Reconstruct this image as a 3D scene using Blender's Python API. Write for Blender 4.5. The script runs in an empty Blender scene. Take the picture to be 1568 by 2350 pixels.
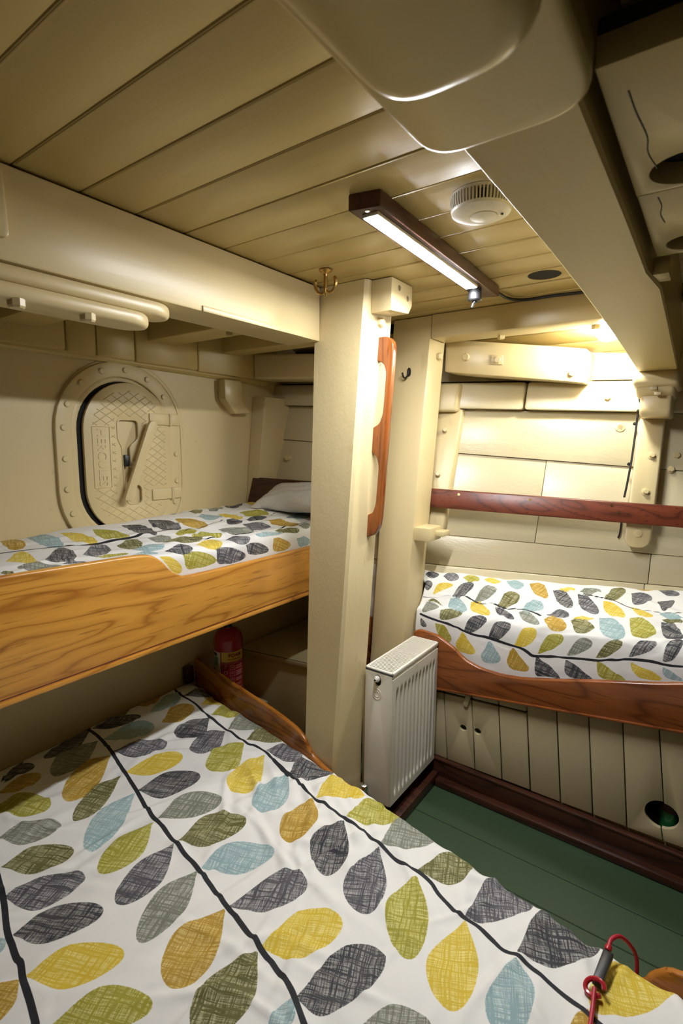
import bpy, bmesh, math, random
import numpy as np
from mathutils import Vector, Matrix

S = bpy.context.scene
COL = S.collection
R_ = random.Random(7)

# ---------------------------------------------------------------- camera, world, exposure
# metres; X runs aft along the ship, Y athwartships towards the planked side, Z up; the lens is 1.45 m above the sole
cam_d = bpy.data.cameras.new('camera')
cam = bpy.data.objects.new('camera', cam_d)
COL.objects.link(cam)
yaw, pit, rol = math.radians(35.86), math.radians(7.95), math.radians(-0.53)
fw = Vector((-math.sin(yaw) * math.cos(pit), math.cos(yaw) * math.cos(pit), -math.sin(pit)))
rt = Vector((math.cos(yaw), math.sin(yaw), 0))
dn = fw.cross(rt)
rt2 = rt * math.cos(rol) + dn * math.sin(rol)
dn2 = dn * math.cos(rol) - rt * math.sin(rol)
cm = Matrix((rt2, -dn2, -fw)).transposed().to_4x4()
cm.translation = (0, 0, 1.45)
cam.matrix_world = cm
cam_d.sensor_fit = 'VERTICAL'
cam_d.sensor_height = 36
cam_d.lens = 1180 / 2350 * 36
cam_d.clip_start = 0.02
cam_d.dof.use_dof = True
cam_d.dof.focus_distance = 1.9
cam_d.dof.aperture_fstop = 6.5
S.camera = cam

w = bpy.data.worlds.new('world')
S.world = w
w.use_nodes = True
w.node_tree.nodes['Background'].inputs[0].default_value = (0.02, 0.018, 0.015, 1)
w.node_tree.nodes['Background'].inputs[1].default_value = 1.0
S.view_settings.view_transform = 'Standard'
S.view_settings.look = 'None'
S.view_settings.gamma = 1
S.view_settings.use_curve_mapping = False
S.view_settings.exposure = 0.0

LED_STRENGTH = 315.0      # strip light over the lower berth
DOME_STRENGTH = 270.0      # small round lamp over the right berth

# ---------------------------------------------------------------- materials
def new_mat(name):
    m = bpy.data.materials.new(name)
    m.use_nodes = True
    nt = m.node_tree
    return m, nt, nt.nodes['Principled BSDF']
def nd(nt, typ, **kw):
    n = nt.nodes.new(typ)
    for k, v in kw.items():
        if k.startswith('i_'):
            key = k[2:]
            n.inputs[int(key) if key.isdigit() else key.replace('_', ' ')].default_value = v
        else:
            setattr(n, k, v)
    return n
def lk(nt, a, b): nt.links.new(a, b)
def coords(nt, scale):
    tc = nd(nt, 'ShaderNodeTexCoord')
    mp = nd(nt, 'ShaderNodeMapping')
    mp.inputs['Scale'].default_value = scale
    lk(nt, tc.outputs['Object'], mp.inputs['Vector'])
    return mp.outputs['Vector']
def noise(nt, vec, scale, detail=3, rough=.55):
    n = nd(nt, 'ShaderNodeTexNoise')
    n.inputs['Scale'].default_value = scale
    n.inputs['Detail'].default_value = detail
    n.inputs['Roughness'].default_value = rough
    if vec: lk(nt, vec, n.inputs['Vector'])
    return n.outputs['Fac']
def ramp(nt, fac, stops):
    r = nd(nt, 'ShaderNodeValToRGB')
    el = r.color_ramp.elements
    while len(el) < len(stops): el.new(.5)
    for e, (p, c) in zip(el, stops):
        e.position = p
        e.color = (c, c, c, 1) if isinstance(c, (int, float)) else (*c, 1)
    lk(nt, fac, r.inputs['Fac'])
    return r.outputs['Color']
def mixc(nt, fac, a, b, mode='MIX'):
    m = nd(nt, 'ShaderNodeMix', data_type='RGBA', blend_type=mode)
    for sock, v in ((m.inputs[0], fac), (m.inputs[6], a), (m.inputs[7], b)):
        if isinstance(v, (int, float)): sock.default_value = v
        elif isinstance(v, tuple): sock.default_value = (*v, 1)
        else: lk(nt, v, sock)
    return m.outputs[2]
def math_(nt, op, a, b=None, c=None):
    m = nd(nt, 'ShaderNodeMath', operation=op)
    for i, v in enumerate((a, b, c)):
        if v is None: continue
        if isinstance(v, (int, float)): m.inputs[i].default_value = v
        else: lk(nt, v, m.inputs[i])
    return m.outputs[0]
def bump(nt, bsdf, hgt, strength, dist):
    b = nd(nt, 'ShaderNodeBump')
    b.inputs['Strength'].default_value = strength
    b.inputs['Distance'].default_value = dist
    lk(nt, hgt, b.inputs['Height'])
    lk(nt, b.outputs['Normal'], bsdf.inputs['Normal'])
def paint(name, col, rough=.36, grain=(1, 1, 1), strength=.35, dist=.0016, wear=.06, lumps=0):
    m, nt, b = new_mat(name)
    v = coords(nt, grain)
    big = noise(nt, v, 2.2, 4)
    c = mixc(nt, ramp(nt, big, [(.35, 0), (.7, 1)]), col, tuple(x * (1 - wear) * y for x, y in zip(col, (1, .985, .93))))
    spots = noise(nt, v, 26, 2, .5)
    c = mixc(nt, math_(nt, 'MULTIPLY', ramp(nt, spots, [(.70, 0), (.78, 1)]), .35), c, (col[0] * .72, col[1] * .66, col[2] * .5))
    lk(nt, c, b.inputs['Base Color'])
    b.inputs['Roughness'].default_value = rough
    f = noise(nt, v, 38, 5, .6)
    if lumps:
        f = math_(nt, 'ADD', f, math_(nt, 'MULTIPLY', noise(nt, v, 160, 2, .5), lumps))
    f = math_(nt, 'ADD', f, math_(nt, 'MULTIPLY', noise(nt, v, 6, 2, .5), .8))
    bump(nt, b, f, strength, dist)
    return m
def plain(name, col, rough=.5, metal=0.0, bumpy=0.0, scale=60):
    m, nt, b = new_mat(name)
    v = coords(nt, (1, 1, 1))
    n = noise(nt, v, scale, 3)
    lk(nt, mixc(nt, n, tuple(x * .85 for x in col), tuple(min(1, x * 1.12) for x in col)), b.inputs['Base Color'])
    b.inputs['Roughness'].default_value = rough
    b.inputs['Metallic'].default_value = metal
    if bumpy: bump(nt, b, n, bumpy, .001)
    return m
def wood(name, dark, mid, light, along, rough=.28, figure=1.0, streak=.8):
    """varnished timber; along = 0/1/2, the axis the grain follows"""
    m, nt, b = new_mat(name)
    sc = [9.0, 9.0, 9.0]; sc[along] = 1.15
    v = coords(nt, tuple(sc))
    warp = nd(nt, 'ShaderNodeTexNoise'); warp.inputs['Scale'].default_value = 1.1; warp.inputs['Detail'].default_value = 3
    lk(nt, v, warp.inputs['Vector'])
    vm = nd(nt, 'ShaderNodeVectorMath', operation='MULTIPLY_ADD')
    lk(nt, warp.outputs['Color'], vm.inputs[0]); vm.inputs[1].default_value = (figure,) * 3; lk(nt, v, vm.inputs[2])
    rings = nd(nt, 'ShaderNodeTexNoise'); rings.inputs['Scale'].default_value = 1.0; rings.inputs['Detail'].default_value = 1
    lk(nt, vm.outputs[0], rings.inputs['Vector'])
    saw = math_(nt, 'FRACT', math_(nt, 'MULTIPLY', rings.outputs['Fac'], 7.5))
    line = ramp(nt, saw, [(0, 1), (.12, .35), (.5, 0), (.86, .3), (1, 1)])
    c = mixc(nt, rings.outputs['Fac'], mid, light)
    c = mixc(nt, math_(nt, 'MULTIPLY', line, .75), c, dark)
    sc2 = [150.0, 150.0, 150.0]; sc2[along] = 9.0
    fine = noise(nt, coords(nt, tuple(sc2)), 1.0, 2, .5)
    c = mixc(nt, math_(nt, 'MULTIPLY', ramp(nt, fine, [(.60, 0), (.70, 1)]), streak), c, tuple(x * .6 for x in dark))
    lk(nt, c, b.inputs['Base Color'])
    b.inputs['Roughness'].default_value = rough
    bump(nt, b, fine, .10, .001)
    return m
def glow(name, col, strength):
    m, nt, b = new_mat(name)
    b.inputs['Base Color'].default_value = (.9, .9, .9, 1)
    b.inputs['Emission Color'].default_value = (*col, 1)
    b.inputs['Emission Strength'].default_value = strength
    return m

CREAM = (.655, .535, .295)
M = {
 'cream': paint('cream gloss paint', CREAM, .33),
 'shaded_x': paint('shade-darkened deckhead paint', (.525, .40, .150), .36, (.16, 1, 1), .35, .0016, .12),  # darker, yellower copy of the cream: overhead shade put into the colour
 'shaded_y': paint('shade-darkened beam paint', (.525, .40, .150), .40, (1, .16, 1), .45, .0020, .12, .3),  # same painted-in shade, brushed athwartships, for big beam and bulkhead boards
 'darkened': paint('shade-darkened cream paint', (.525, .40, .150), .33, (1, 1, 1), .3, .0016, .1),  # cream with the shade painted in, for the chock and small overhead parts
 'hull_x': paint('cream paint on old planking', (.63, .55, .36), .32, (.2, 1, .9), .5, .0024, .1, .3),
 'cream_x': paint('cream paint brushed along the ship', CREAM, .34, (.16, 1, 1)),
 'cream_y': paint('cream paint brushed athwartships', CREAM, .34, (1, .16, 1)),
 'cream_z': paint('cream paint brushed up and down', CREAM, .40, (1, 1, .14), .5, .0020, .08, .4),
 'panel': paint('cream satin paint', (.555, .465, .285), .42, (1, 1, .3)),
 'hull': paint('cream paint on old planking', (.61, .49, .245), .32, (.3, 1, .8), .6, .0026, .1, .3),
 'steel_paint': paint('cream paint on steel', CREAM, .40, (1, 1, 1), .3, .0015),
 'enamel': paint('white radiator enamel', (.80, .76, .66), .26, (1, 1, 1), .1, .0006, .05),
 'white_plastic': plain('white plastic', (.80, .77, .70), .32),
 'pine': wood('golden varnished pine', (.29, .090, .009), (.61, .275, .040), (.70, .345, .060), 1, .30, .9, .45),
 'pine_x': wood('amber varnished board', (.14, .035, .005), (.40, .14, .02), (.50, .19, .03), 0, .25, .5, .5),
 'mahogany': wood('red mahogany rail', (.045, .010, .005), (.145, .030, .012), (.19, .045, .018), 0, .38, .3, .6),
 'mahogany_x': wood('varnished mahogany board', (.075, .017, .004), (.235, .065, .014), (.31, .095, .022), 0, .25, .35, .5),
 'mahogany_z': wood('varnished mahogany grab rail', (.08, .018, .004), (.21, .058, .012), (.29, .090, .020), 2, .20, .3, .5),
 'dark_wood': wood('dark stained mahogany', (.016, .005, .003), (.055, .018, .009), (.075, .025, .012), 0, .34, .3, .5),
 'lamp_wood': wood('dark walnut lamp board', (.03, .010, .007), (.085, .030, .022), (.11, .042, .030), 1, .3, .3, .4),
 'green': paint('green floor paint', (.040, .074, .034), .45, (.2, 1, 1), .2, .001, .2),
 'black': plain('black rubber', (.012, .012, .013), .4),
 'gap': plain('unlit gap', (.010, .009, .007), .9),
 'brass': plain('aged brass', (.42, .27, .09), .32, 1.0, .2),
 'chrome': plain('chrome', (.75, .75, .74), .12, 1.0),
 'screw': plain('steel screw', (.45, .44, .40), .35, 1.0),
 'iron': plain('blackened iron', (.03, .026, .02), .45, .6),
 'red': plain('extinguisher red', (.30, .012, .014), .30),
 'label_yellow': plain('label yellow', (.62, .44, .05), .5),
 'label_white': plain('label white', (.62, .58, .48), .5),
 'label_red': plain('label print red', (.30, .012, .014), .5),
 'label_dark': plain('label print dark', (.05, .008, .008), .5),
 'label_green': plain('label print green', (.10, .22, .08), .5),
 'label_pink': plain('label print pale pink', (.62, .42, .40), .5),
 'pillow': plain('white pillow cotton', (.76, .74, .70), .75, 0, .2, 90),
 'cord': plain('red cord', (.42, .012, .030), .5, 0, .3, 300),
 'red_plastic': plain('glossy red plastic', (.42, .02, .03), .2),
 'green_glass': plain('green plastic bottle', (.02, .16, .045), .2),
 'led': glow('lit LED strip', (.96, .975, 1.0), LED_STRENGTH),
 'dome': glow('lit lamp glass', (.96, 1.0, .96), DOME_STRENGTH),
}

# ---------------------------------------------------------------- object helpers
def root_loc(o):
    v = Vector((0, 0, 0))
    while o is not None:
        v += o.location
        o = o.parent
    return v
def obj(name, bm, mat, parent=None, base=None, smooth=True, angle=35):
    """link a bmesh given in world coordinates as one mesh object; a top-level one gets its origin at base"""
    org = root_loc(parent) if parent is not None else Vector(base or (0, 0, 0))
    bmesh.ops.translate(bm, verts=bm.verts, vec=-org)
    me = bpy.data.meshes.new(name)
    bm.to_mesh(me)
    bm.free()
    me.materials.append(M[mat] if isinstance(mat, str) else mat)
    if smooth:
        for p in me.polygons: p.use_smooth = True
        me.set_sharp_from_angle(angle=math.radians(angle))
    o = bpy.data.objects.new(name, me)
    COL.objects.link(o)
    if parent is not None: o.parent = parent
    else: o.location = org
    return o
def tag(o, label=None, cat=None, group=None, kind=None):
    if label: o['label'] = label
    if cat: o['category'] = cat
    if group: o['group'] = group
    if kind: o['kind'] = kind
    return o
def empty(name, loc=(0, 0, 0), label=None, cat=None, group=None, kind=None):
    o = bpy.data.objects.new(name, None)
    COL.objects.link(o)
    o.location = loc
    o.empty_display_size = .05
    return tag(o, label, cat, group, kind)
def bevel(bm, width, seg=2, ang=30):
    if width <= 0: return bm
    bm.normal_update()
    es = [e for e in bm.edges if len(e.link_faces) == 2 and e.calc_face_angle(0) > math.radians(ang)]
    bmesh.ops.bevel(bm, geom=es, offset=width, segments=seg, profile=.5, affect='EDGES', clamp_overlap=True)
    return bm
def hexa(c, bev=.003, seg=2):
    """eight corners: bottom four in order, then the top four"""
    bm = bmesh.new()
    v = [bm.verts.new(p) for p in c]
    for f in ((0, 1, 2, 3), (4, 5, 6, 7), (0, 1, 5, 4), (1, 2, 6, 5), (2, 3, 7, 6), (3, 0, 4, 7)):
        bm.faces.new([v[i] for i in f])
    bmesh.ops.recalc_face_normals(bm, faces=bm.faces)
    return bevel(bm, bev, seg)
def box(a, b, bev=.003, seg=2):
    (x0, y0, z0), (x1, y1, z1) = a, b
    return hexa([(x0, y0, z0), (x1, y0, z0), (x1, y1, z0), (x0, y1, z0), (x0, y0, z1), (x1, y0, z1), (x1, y1, z1), (x0, y1, z1)], bev, seg)
def plate(outer, holes, f, t0, t1, bev=0, seg=2):
    """a flat plate with holes: 2D loops, f(a, b, depth) gives the point"""
    bm = bmesh.new()
    caps = []
    for t in (t0, t1):
        loops = []
        for lp in [outer] + list(holes):
            loops.append([bm.verts.new(f(p[0], p[1], t)) for p in lp])
        if holes:
            es = []
            for vs in loops:
                for i in range(len(vs)): es.append(bm.edges.new((vs[i], vs[(i + 1) % len(vs)])))
            bmesh.ops.triangle_fill(bm, use_beauty=True, use_dissolve=False, edges=es)
        else:
            bm.faces.new(loops[0])
        caps.append(loops)
    for la, lb in zip(*caps):
        for i in range(len(la)):
            j = (i + 1) % len(la)
            bm.faces.new((la[i], la[j], lb[j], lb[i]))
    bmesh.ops.recalc_face_normals(bm, faces=bm.faces)
    return bevel(bm, bev, seg)
PXZ = lambda a, b, t: (a, t, b)     # outline in X-Z, depth along Y
PYZ = lambda a, b, t: (t, a, b)     # outline in Y-Z, depth along X
PXY = lambda a, b, t: (a, b, t)     # outline in X-Y, depth along Z
def circ(cx, cy, r, n=24, ry=None, a0=0.0):
    return [(cx + r * math.cos(a0 + 2 * math.pi * i / n), cy + (ry or r) * math.sin(a0 + 2 * math.pi * i / n)) for i in range(n)]
def rounded(pts, r, n=5):
    """round the corners of a polygon; r is one radius or one per corner"""
    out = []
    N = len(pts)
    rr = r if isinstance(r, (list, tuple)) else [r] * N
    for i in range(N):
        p, a, b = Vector(pts[i]), Vector(pts[i - 1]), Vector(pts[(i + 1) % N])
        k = min(rr[i], (a - p).length * .48, (b - p).length * .48)
        if k < 1e-5: out.append(tuple(p)); continue
        s, e = p + (a - p).normalized() * k, p + (b - p).normalized() * k
        for j in range(n + 1):
            t = j / n
            out.append(tuple(s * (1 - t) ** 2 + p * 2 * t * (1 - t) + e * t * t))
    return out
def stadium(cx, z0, z1, r, n=20):
    o = [(cx + r * math.cos(math.pi * i / n), z1 + r * math.sin(math.pi * i / n)) for i in range(n + 1)]
    return o + [(cx - r * math.cos(math.pi * i / n), z0 - r * math.sin(math.pi * i / n)) for i in range(n + 1)]
def catmull(pts, k=8, closed=False):
    P = [Vector(p) for p in pts]
    out = []
    n = len(P)
    for i in range(n if closed else n - 1):
        p1, p2 = P[i], P[(i + 1) % n]
        p0 = P[i - 1] if (closed or i > 0) else p1 * 2 - p2
        p3 = P[(i + 2) % n] if (closed or i + 2 < n) else p2 * 2 - p1
        for j in range(k):
            t = j / k
            out.append(.5 * ((2 * p1) + (p2 - p0) * t + (2 * p0 - 5 * p1 + 4 * p2 - p3) * t * t + (3 * p1 - p0 - 3 * p2 + p3) * t ** 3))
    if not closed: out.append(P[-1])
    return out
def tube(pts, r, n=10, k=6, smooth_path=True, caps=True):
    P = catmull(pts, k) if smooth_path else [Vector(p) for p in pts]
    bm = bmesh.new()
    T = (P[1] - P[0]).normalized()
    N = T.orthogonal().normalized()
    rings = []
    for i, p in enumerate(P):
        t = (P[min(i + 1, len(P) - 1)] - P[max(i - 1, 0)]).normalized()
        N = (N - t * N.dot(t)).normalized()
        B = t.cross(N)
        rad = r(i / (len(P) - 1)) if callable(r) else r
        rings.append([bm.verts.new(p + (N * math.cos(2 * math.pi * j / n) + B * math.sin(2 * math.pi * j / n)) * rad) for j in range(n)])
    for a, b in zip(rings[:-1], rings[1:]):
        for j in range(n): bm.faces.new((a[j], a[(j + 1) % n], b[(j + 1) % n], b[j]))
    if caps:
        bm.faces.new(rings[0][::-1]); bm.faces.new(rings[-1])
    bmesh.ops.recalc_face_normals(bm, faces=bm.faces)
    return bm
def lathe(prof, org=(0, 0, 0), axis=(0, 0, 1), n=28, bm=None):
    """prof: (radius, height along axis); first and last points are capped"""
    bm = bm or bmesh.new()
    q = Vector((0, 0, 1)).rotation_difference(Vector(axis).normalized())
    rings = []
    for r, h in prof:
        if r < 1e-5: rings.append([bm.verts.new(Vector(org) + q @ Vector((0, 0, h)))])
        else: rings.append([bm.verts.new(Vector(org) + q @ Vector((r * math.cos(2 * math.pi * j / n), r * math.sin(2 * math.pi * j / n), h))) for j in range(n)])
    for a, b in zip(rings[:-1], rings[1:]):
        for j in range(n):
            k = (j + 1) % n
            vs = ([a[0]] if len(a) == 1 else [a[j], a[k]]) + ([b[0]] if len(b) == 1 else [b[k], b[j]])
            if len(vs) > 2: bm.faces.new(vs)
    for rg in (rings[0], rings[-1]):
        if len(rg) > 2: bm.faces.new(rg)
    bmesh.ops.recalc_face_normals(bm, faces=bm.faces)
    return bm
def bolt(loc, nrm, parent, r=.011, h=.010, mat='cream', sides=6, washer=0.0, name='bolt'):
    bm = bmesh.new()
    if washer: lathe([(washer, -.001), (washer, .002), (washer * .8, .003)], loc, nrm, 16, bm)
    lathe([(r, -.004), (r, h * .72), (r * .8, h), (0, h)], loc, nrm, sides, bm)
    return obj(name, bm, mat, parent, angle=25)
def text_bm(body, size, f, depth=.0008, bold=0.0):
    """lettering as flat raised print; f(x, y, d) places it"""
    cu = bpy.data.curves.new('lettering', 'FONT')
    cu.body = body
    cu.size = size
    cu.align_x = 'CENTER'; cu.align_y = 'CENTER'
    cu.offset = bold
    cu.resolution_u = 3
    o = bpy.data.objects.new('lettering', cu)
    COL.objects.link(o)
    bpy.context.view_layer.update()
    ev = o.evaluated_get(bpy.context.evaluated_depsgraph_get())
    bm = bmesh.new()
    bm.from_mesh(ev.to_mesh())
    ev.to_mesh_clear()
    bpy.data.objects.remove(o)
    bpy.data.curves.remove(cu)
    bmesh.ops.triangulate(bm, faces=bm.faces)
    ext = bmesh.ops.extrude_face_region(bm, geom=bm.faces[:])
    for v in [g for g in ext['geom'] if isinstance(g, bmesh.types.BMVert)]: v.co.z += 1
    for v in bm.verts: v.co = f(v.co.x, v.co.y, depth if v.co.z > .5 else 0.0)
    bmesh.ops.recalc_face_normals(bm, faces=bm.faces)
    return bm

# ---------------------------------------------------------------- the printed bedding
DARK = {'N': (.012, .013, .022), 'G': (.045, .044, .056), 'S': (.155, .165, .12), 'Y': (.60, .42, .018), 'L': (.29, .26, .010), 'O': (.085, .082, .010), 'M': (.38, .22, .010), 'B': (.24, .36, .375)}
PALE = {'N': (.40, .39, .36), 'G': (.46, .45, .44), 'S': (.50, .51, .45), 'Y': (.80, .70, .25), 'L': (.66, .62, .24), 'O': (.50, .47, .27), 'M': (.72, .55, .20), 'B': (.58, .66, .65)}
def fabric():
    m, nt, b = new_mat('white cotton printed with leaves')
    at = lambda n: nd(nt, 'ShaderNodeAttribute', attribute_name=n)
    leaf, stem = at('leaf').outputs['Fac'], at('stem').outputs['Fac']
    dark, pale = at('leaf_dark').outputs['Color'], at('leaf_pale').outputs['Color']
    uv = nd(nt, 'ShaderNodeUVMap', uv_map='cloth')
    wob = nd(nt, 'ShaderNodeTexNoise'); wob.inputs['Scale'].default_value = 14; wob.inputs['Detail'].default_value = 2
    lk(nt, uv.outputs['UV'], wob.inputs['Vector'])
    vm = nd(nt, 'ShaderNodeVectorMath', operation='MULTIPLY_ADD')
    lk(nt, wob.outputs['Color'], vm.inputs[0]); vm.inputs[1].default_value = (.012,) * 3; lk(nt, uv.outputs['UV'], vm.inputs[2])
    def strokes(rot, sx, sy, lo, hi):
        mp = nd(nt, 'ShaderNodeMapping', vector_type='TEXTURE')
        mp.inputs['Rotation'].default_value = (0, 0, math.radians(rot)); mp.inputs['Scale'].default_value = (1 / sx, 1 / sy, 1)
        lk(nt, vm.outputs[0], mp.inputs['Vector'])
        n = noise(nt, mp.outputs['Vector'], 1.0, 2, .6)
        return ramp(nt, n, [(lo, 0), (hi, 1)])
    a = strokes(28, 430, 11, .47, .53)
    c = strokes(28, 11, 430, .47, .53)
    d = strokes(20, 210, 6, .52, .56)
    e = strokes(-66, 210, 6, .52, .56)
    ink = math_(nt, 'MAXIMUM', math_(nt, 'MULTIPLY', math_(nt, 'ADD', a, c), .5), math_(nt, 'MULTIPLY', math_(nt, 'MAXIMUM', d, e), .95))
    big = noise(nt, uv.outputs['UV'], 9, 2)
    ink = math_(nt, 'ADD', math_(nt, 'MULTIPLY', ink, .84), math_(nt, 'MULTIPLY', big, .26))
    col = mixc(nt, ink, pale, dark)
    edge = math_(nt, 'MULTIPLY', strokes(40, 300, 300, .3, .7), .0012)
    inside = ramp(nt, math_(nt, 'MULTIPLY_ADD', math_(nt, 'ADD', leaf, edge), 400.0, .3), [(.3, 0), (.7, 1)])
    c1 = mixc(nt, inside, (.76, .745, .71), col)
    onstem = ramp(nt, math_(nt, 'MULTIPLY_ADD', stem, 500.0, .5), [(.3, 0), (.7, 1)])
    lk(nt, mixc(nt, onstem, c1, (.010, .011, .015)), b.inputs['Base Color'])
    b.inputs['Roughness'].default_value = .78
    b.inputs['Sheen Weight'].default_value = .03
    wv = coords(nt, (1, 1, 1))
    h = math_(nt, 'ADD', math_(nt, 'MULTIPLY', noise(nt, wv, 9, 3, .5), 1.0), math_(nt, 'MULTIPLY', noise(nt, wv, 700, 1), .012))
    bump(nt, b, h, .55, .012)
    return m
M['fabric'] = fabric()

def leaf_outline(t, a, e, b_):
    t, a, e, b_ = (np.array(q) for q in (t, a, e, b_))
    P = [t, a, e, b_, t]
    tan = [(a - t) * 1.0, (e - t) * .56, (b_ - a) * .9, (t - e) * .56, (t - b_) * 1.0]
    out = []
    for i in range(4):
        for k in range(10):
            s = k / 10
            out.append((2 * s ** 3 - 3 * s ** 2 + 1) * P[i] + (s ** 3 - 2 * s ** 2 + s) * tan[i] + (-2 * s ** 3 + 3 * s ** 2) * P[i + 1] + (s ** 3 - s ** 2) * tan[i + 1])
    return np.array(out)
def seg_dist(P, A, B):
    d = B - A
    t = np.clip(((P[:, None] - A) * d).sum(-1) / np.maximum((d * d).sum(-1), 1e-12), 0, 1)
    return np.sqrt((((P[:, None] - A) - t[..., None] * d) ** 2).sum(-1)).min(1)
def inside_poly(P, Q):
    x, y = P[:, :1], P[:, 1:]
    x0, y0 = Q[:, 0], Q[:, 1]
    x1, y1 = np.roll(x0, -1), np.roll(y0, -1)
    with np.errstate(divide='ignore', invalid='ignore'):
        hit = ((y0 > y) != (y1 > y)) & (x < (x1 - x0) * (y - y0) / np.where(y1 == y0, 1e-9, y1 - y0) + x0)
    return hit.sum(1) % 2 == 1
def bedding(name, fn, us, ws, leaves, stems, stem_w, base, skip=None, clampu=None, depth=.05):
    """a duvet as a sheet over its mattress: fn(u, w) gives the surface, u and w are metres of cloth"""
    U, W = np.meshgrid(us, ws, indexing='ij')
    if clampu is not None: U = clampu(U, W)
    XYZ = fn(U, W).reshape(-1, 3)
    P = np.stack([U.ravel(), W.ravel()], 1)
    n = len(P)
    leaf = np.full(n, -.05); dk = np.zeros((n, 4)); pl = np.zeros((n, 4)); near = np.full(n, 9.0)
    for ln in leaves.strip().split('\n'):
        f = ln.split()
        Q = leaf_outline(*[tuple(float(v) for v in q.split(',')) for q in f[1:]])
        lo, hi = Q.min(0) - .025, Q.max(0) + .025
        idx = np.nonzero(((P > lo) & (P < hi)).all(1))[0]
        if len(idx) == 0: continue
        d = seg_dist(P[idx], Q, np.roll(Q, -1, 0))
        sd = np.where(inside_poly(P[idx], Q), d, -d)
        leaf[idx] = np.maximum(leaf[idx], sd)
        upd = -sd < near[idx]
        k = idx[upd]
        near[k] = -sd[upd]
        dk[k] = (*DARK[f[0]], 1); pl[k] = (*PALE[f[0]], 1)
    st = np.full(n, -.05)
    for ln, sw in zip(stems.strip().split('\n'), stem_w):
        Q = np.array([[float(v) for v in q.split(',')] for q in ln.split()])
        Q = np.array([tuple(v)[:2] for v in catmull([(q[0], q[1], 0) for q in Q], 5)])
        lo, hi = Q.min(0) - .03, Q.max(0) + .03
        idx = np.nonzero(((P > lo) & (P < hi)).all(1))[0]
        if len(idx): st[idx] = np.maximum(st[idx], sw / 2 - seg_dist(P[idx], Q[:-1], Q[1:]))
    nu, nw = len(us), len(ws)
    I = np.arange(n).reshape(nu, nw)
    F = np.stack([I[:-1, :-1], I[1:, :-1], I[1:, 1:], I[:-1, 1:]], -1).reshape(-1, 4)
    if skip is not None:
        ctr = XYZ[F].mean(1)
        F = F[~skip(ctr)]
    me = bpy.data.meshes.new(name)
    org = np.array(base)
    me.from_pydata((XYZ - org).tolist(), [], F.tolist())
    def vattr(nm, typ, arr, key):
        a = me.attributes.new(nm, typ, 'POINT')
        a.data.foreach_set(key, np.ascontiguousarray(arr, dtype=np.float32).ravel())
    vattr('leaf', 'FLOAT', leaf, 'value'); vattr('stem', 'FLOAT', st, 'value')
    vattr('leaf_dark', 'FLOAT_COLOR', dk, 'color'); vattr('leaf_pale', 'FLOAT_COLOR', pl, 'color')
    uvl = me.uv_layers.new(name='cloth')
    li = np.empty(len(me.loops), dtype=np.int32)
    me.loops.foreach_get('vertex_index', li)
    uvl.data.foreach_set('uv', P[li].astype(np.float32).ravel())
    for p in me.polygons: p.use_smooth = True
    me.materials.append(M['fabric'])
    o = bpy.data.objects.new(name, me)
    o.location = base
    COL.objects.link(o)
    md = o.modifiers.new('padding', 'SOLIDIFY')     # the quilt has thickness below its upper face
    md.thickness = depth
    md.offset = -1 if me.polygons[len(me.polygons) // 3].normal.z > 0 else 1
    md.use_even_offset = False
    return o

# ---------------------------------------------------------------- the setting
ZC = 1.975
# sole: wide green boards
floor = empty('floor', (0, 0, 0), 'dark green painted sole boards between the berths', None, None, 'structure')
obj('subfloor', box((-2.0, -2.65, -.10), (2.4, 2.6, -.03), 0), 'gap', floor)
for y0, y1 in ((-2.6, -2.0), (-2.0, -1.4), (-1.4, -.9), (-.9, -.4), (-.4, .1), (.1, .5), (.5, .8), (.8, 1.08), (1.08, 1.33), (1.33, 1.535), (1.535, 1.69), (1.69, 1.90), (1.90, 2.5)):
    obj('plank', box((-2.0, y0 + .0012, -.03), (2.35, y1 - .0012, R_.uniform(-.0006, .0006)), .002, 1), 'green', floor)

# deckhead: planks running along the ship, V-jointed
ceiling = empty('ceiling', (0, 0, ZC), 'cream painted deckhead planks with narrow beaded joints', None, None, 'structure')
obj('deck', box((-2.0, -2.65, ZC + .026), (2.4, 3.4, ZC + .06), 0), 'gap', ceiling)
ys = [-2.6, -2.3, -2.0, -1.7, -1.40, -1.12, -.98, -.845, -.71, -.575, -.44, -.305, -.17, -.035, .098, .232, .365, .498, .634, .767, .905, 1.036, 1.172, 1.303, 1.437, 1.572, 1.706, 1.842, 1.975, 2.108]
def deck_plank(y0, y1, holes=()):
    g = .0010
    outer = [(-1.95, y0 + g), (2.35, y0 + g), (2.35, y1 - g), (-1.95, y1 - g)]
    dz = R_.uniform(-.0015, .0015)
    bm = plate(outer, holes, PXY, ZC + dz, ZC + .024, .003, 2)
    return obj('plank', bm, 'shaded_x', ceiling)
for y0, y1 in zip(ys[:-1], ys[1:]):
    deck_plank(y0, y1, [circ(-.493, 1.772, .050, 32)] if abs(y0 - 1.706) < .01 else ())
# the beads standing proud along each joint
for y in ys[7:-1]:
    obj('bead', tube([(-1.15, y + .005, ZC + .0008), (.0, y + .005, ZC + .0008), (1.0, y + .005, ZC + .0008)], .0022, 6, 1, False), 'shaded_x', ceiling)
# tube lining the hole through the deckhead
obj('hole_lining', lathe([(.050, .0), (.050, .05), (0, .05)], (-.493, 1.772, ZC + .002), (0, 0, 1), 32), 'gap', ceiling)
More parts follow.
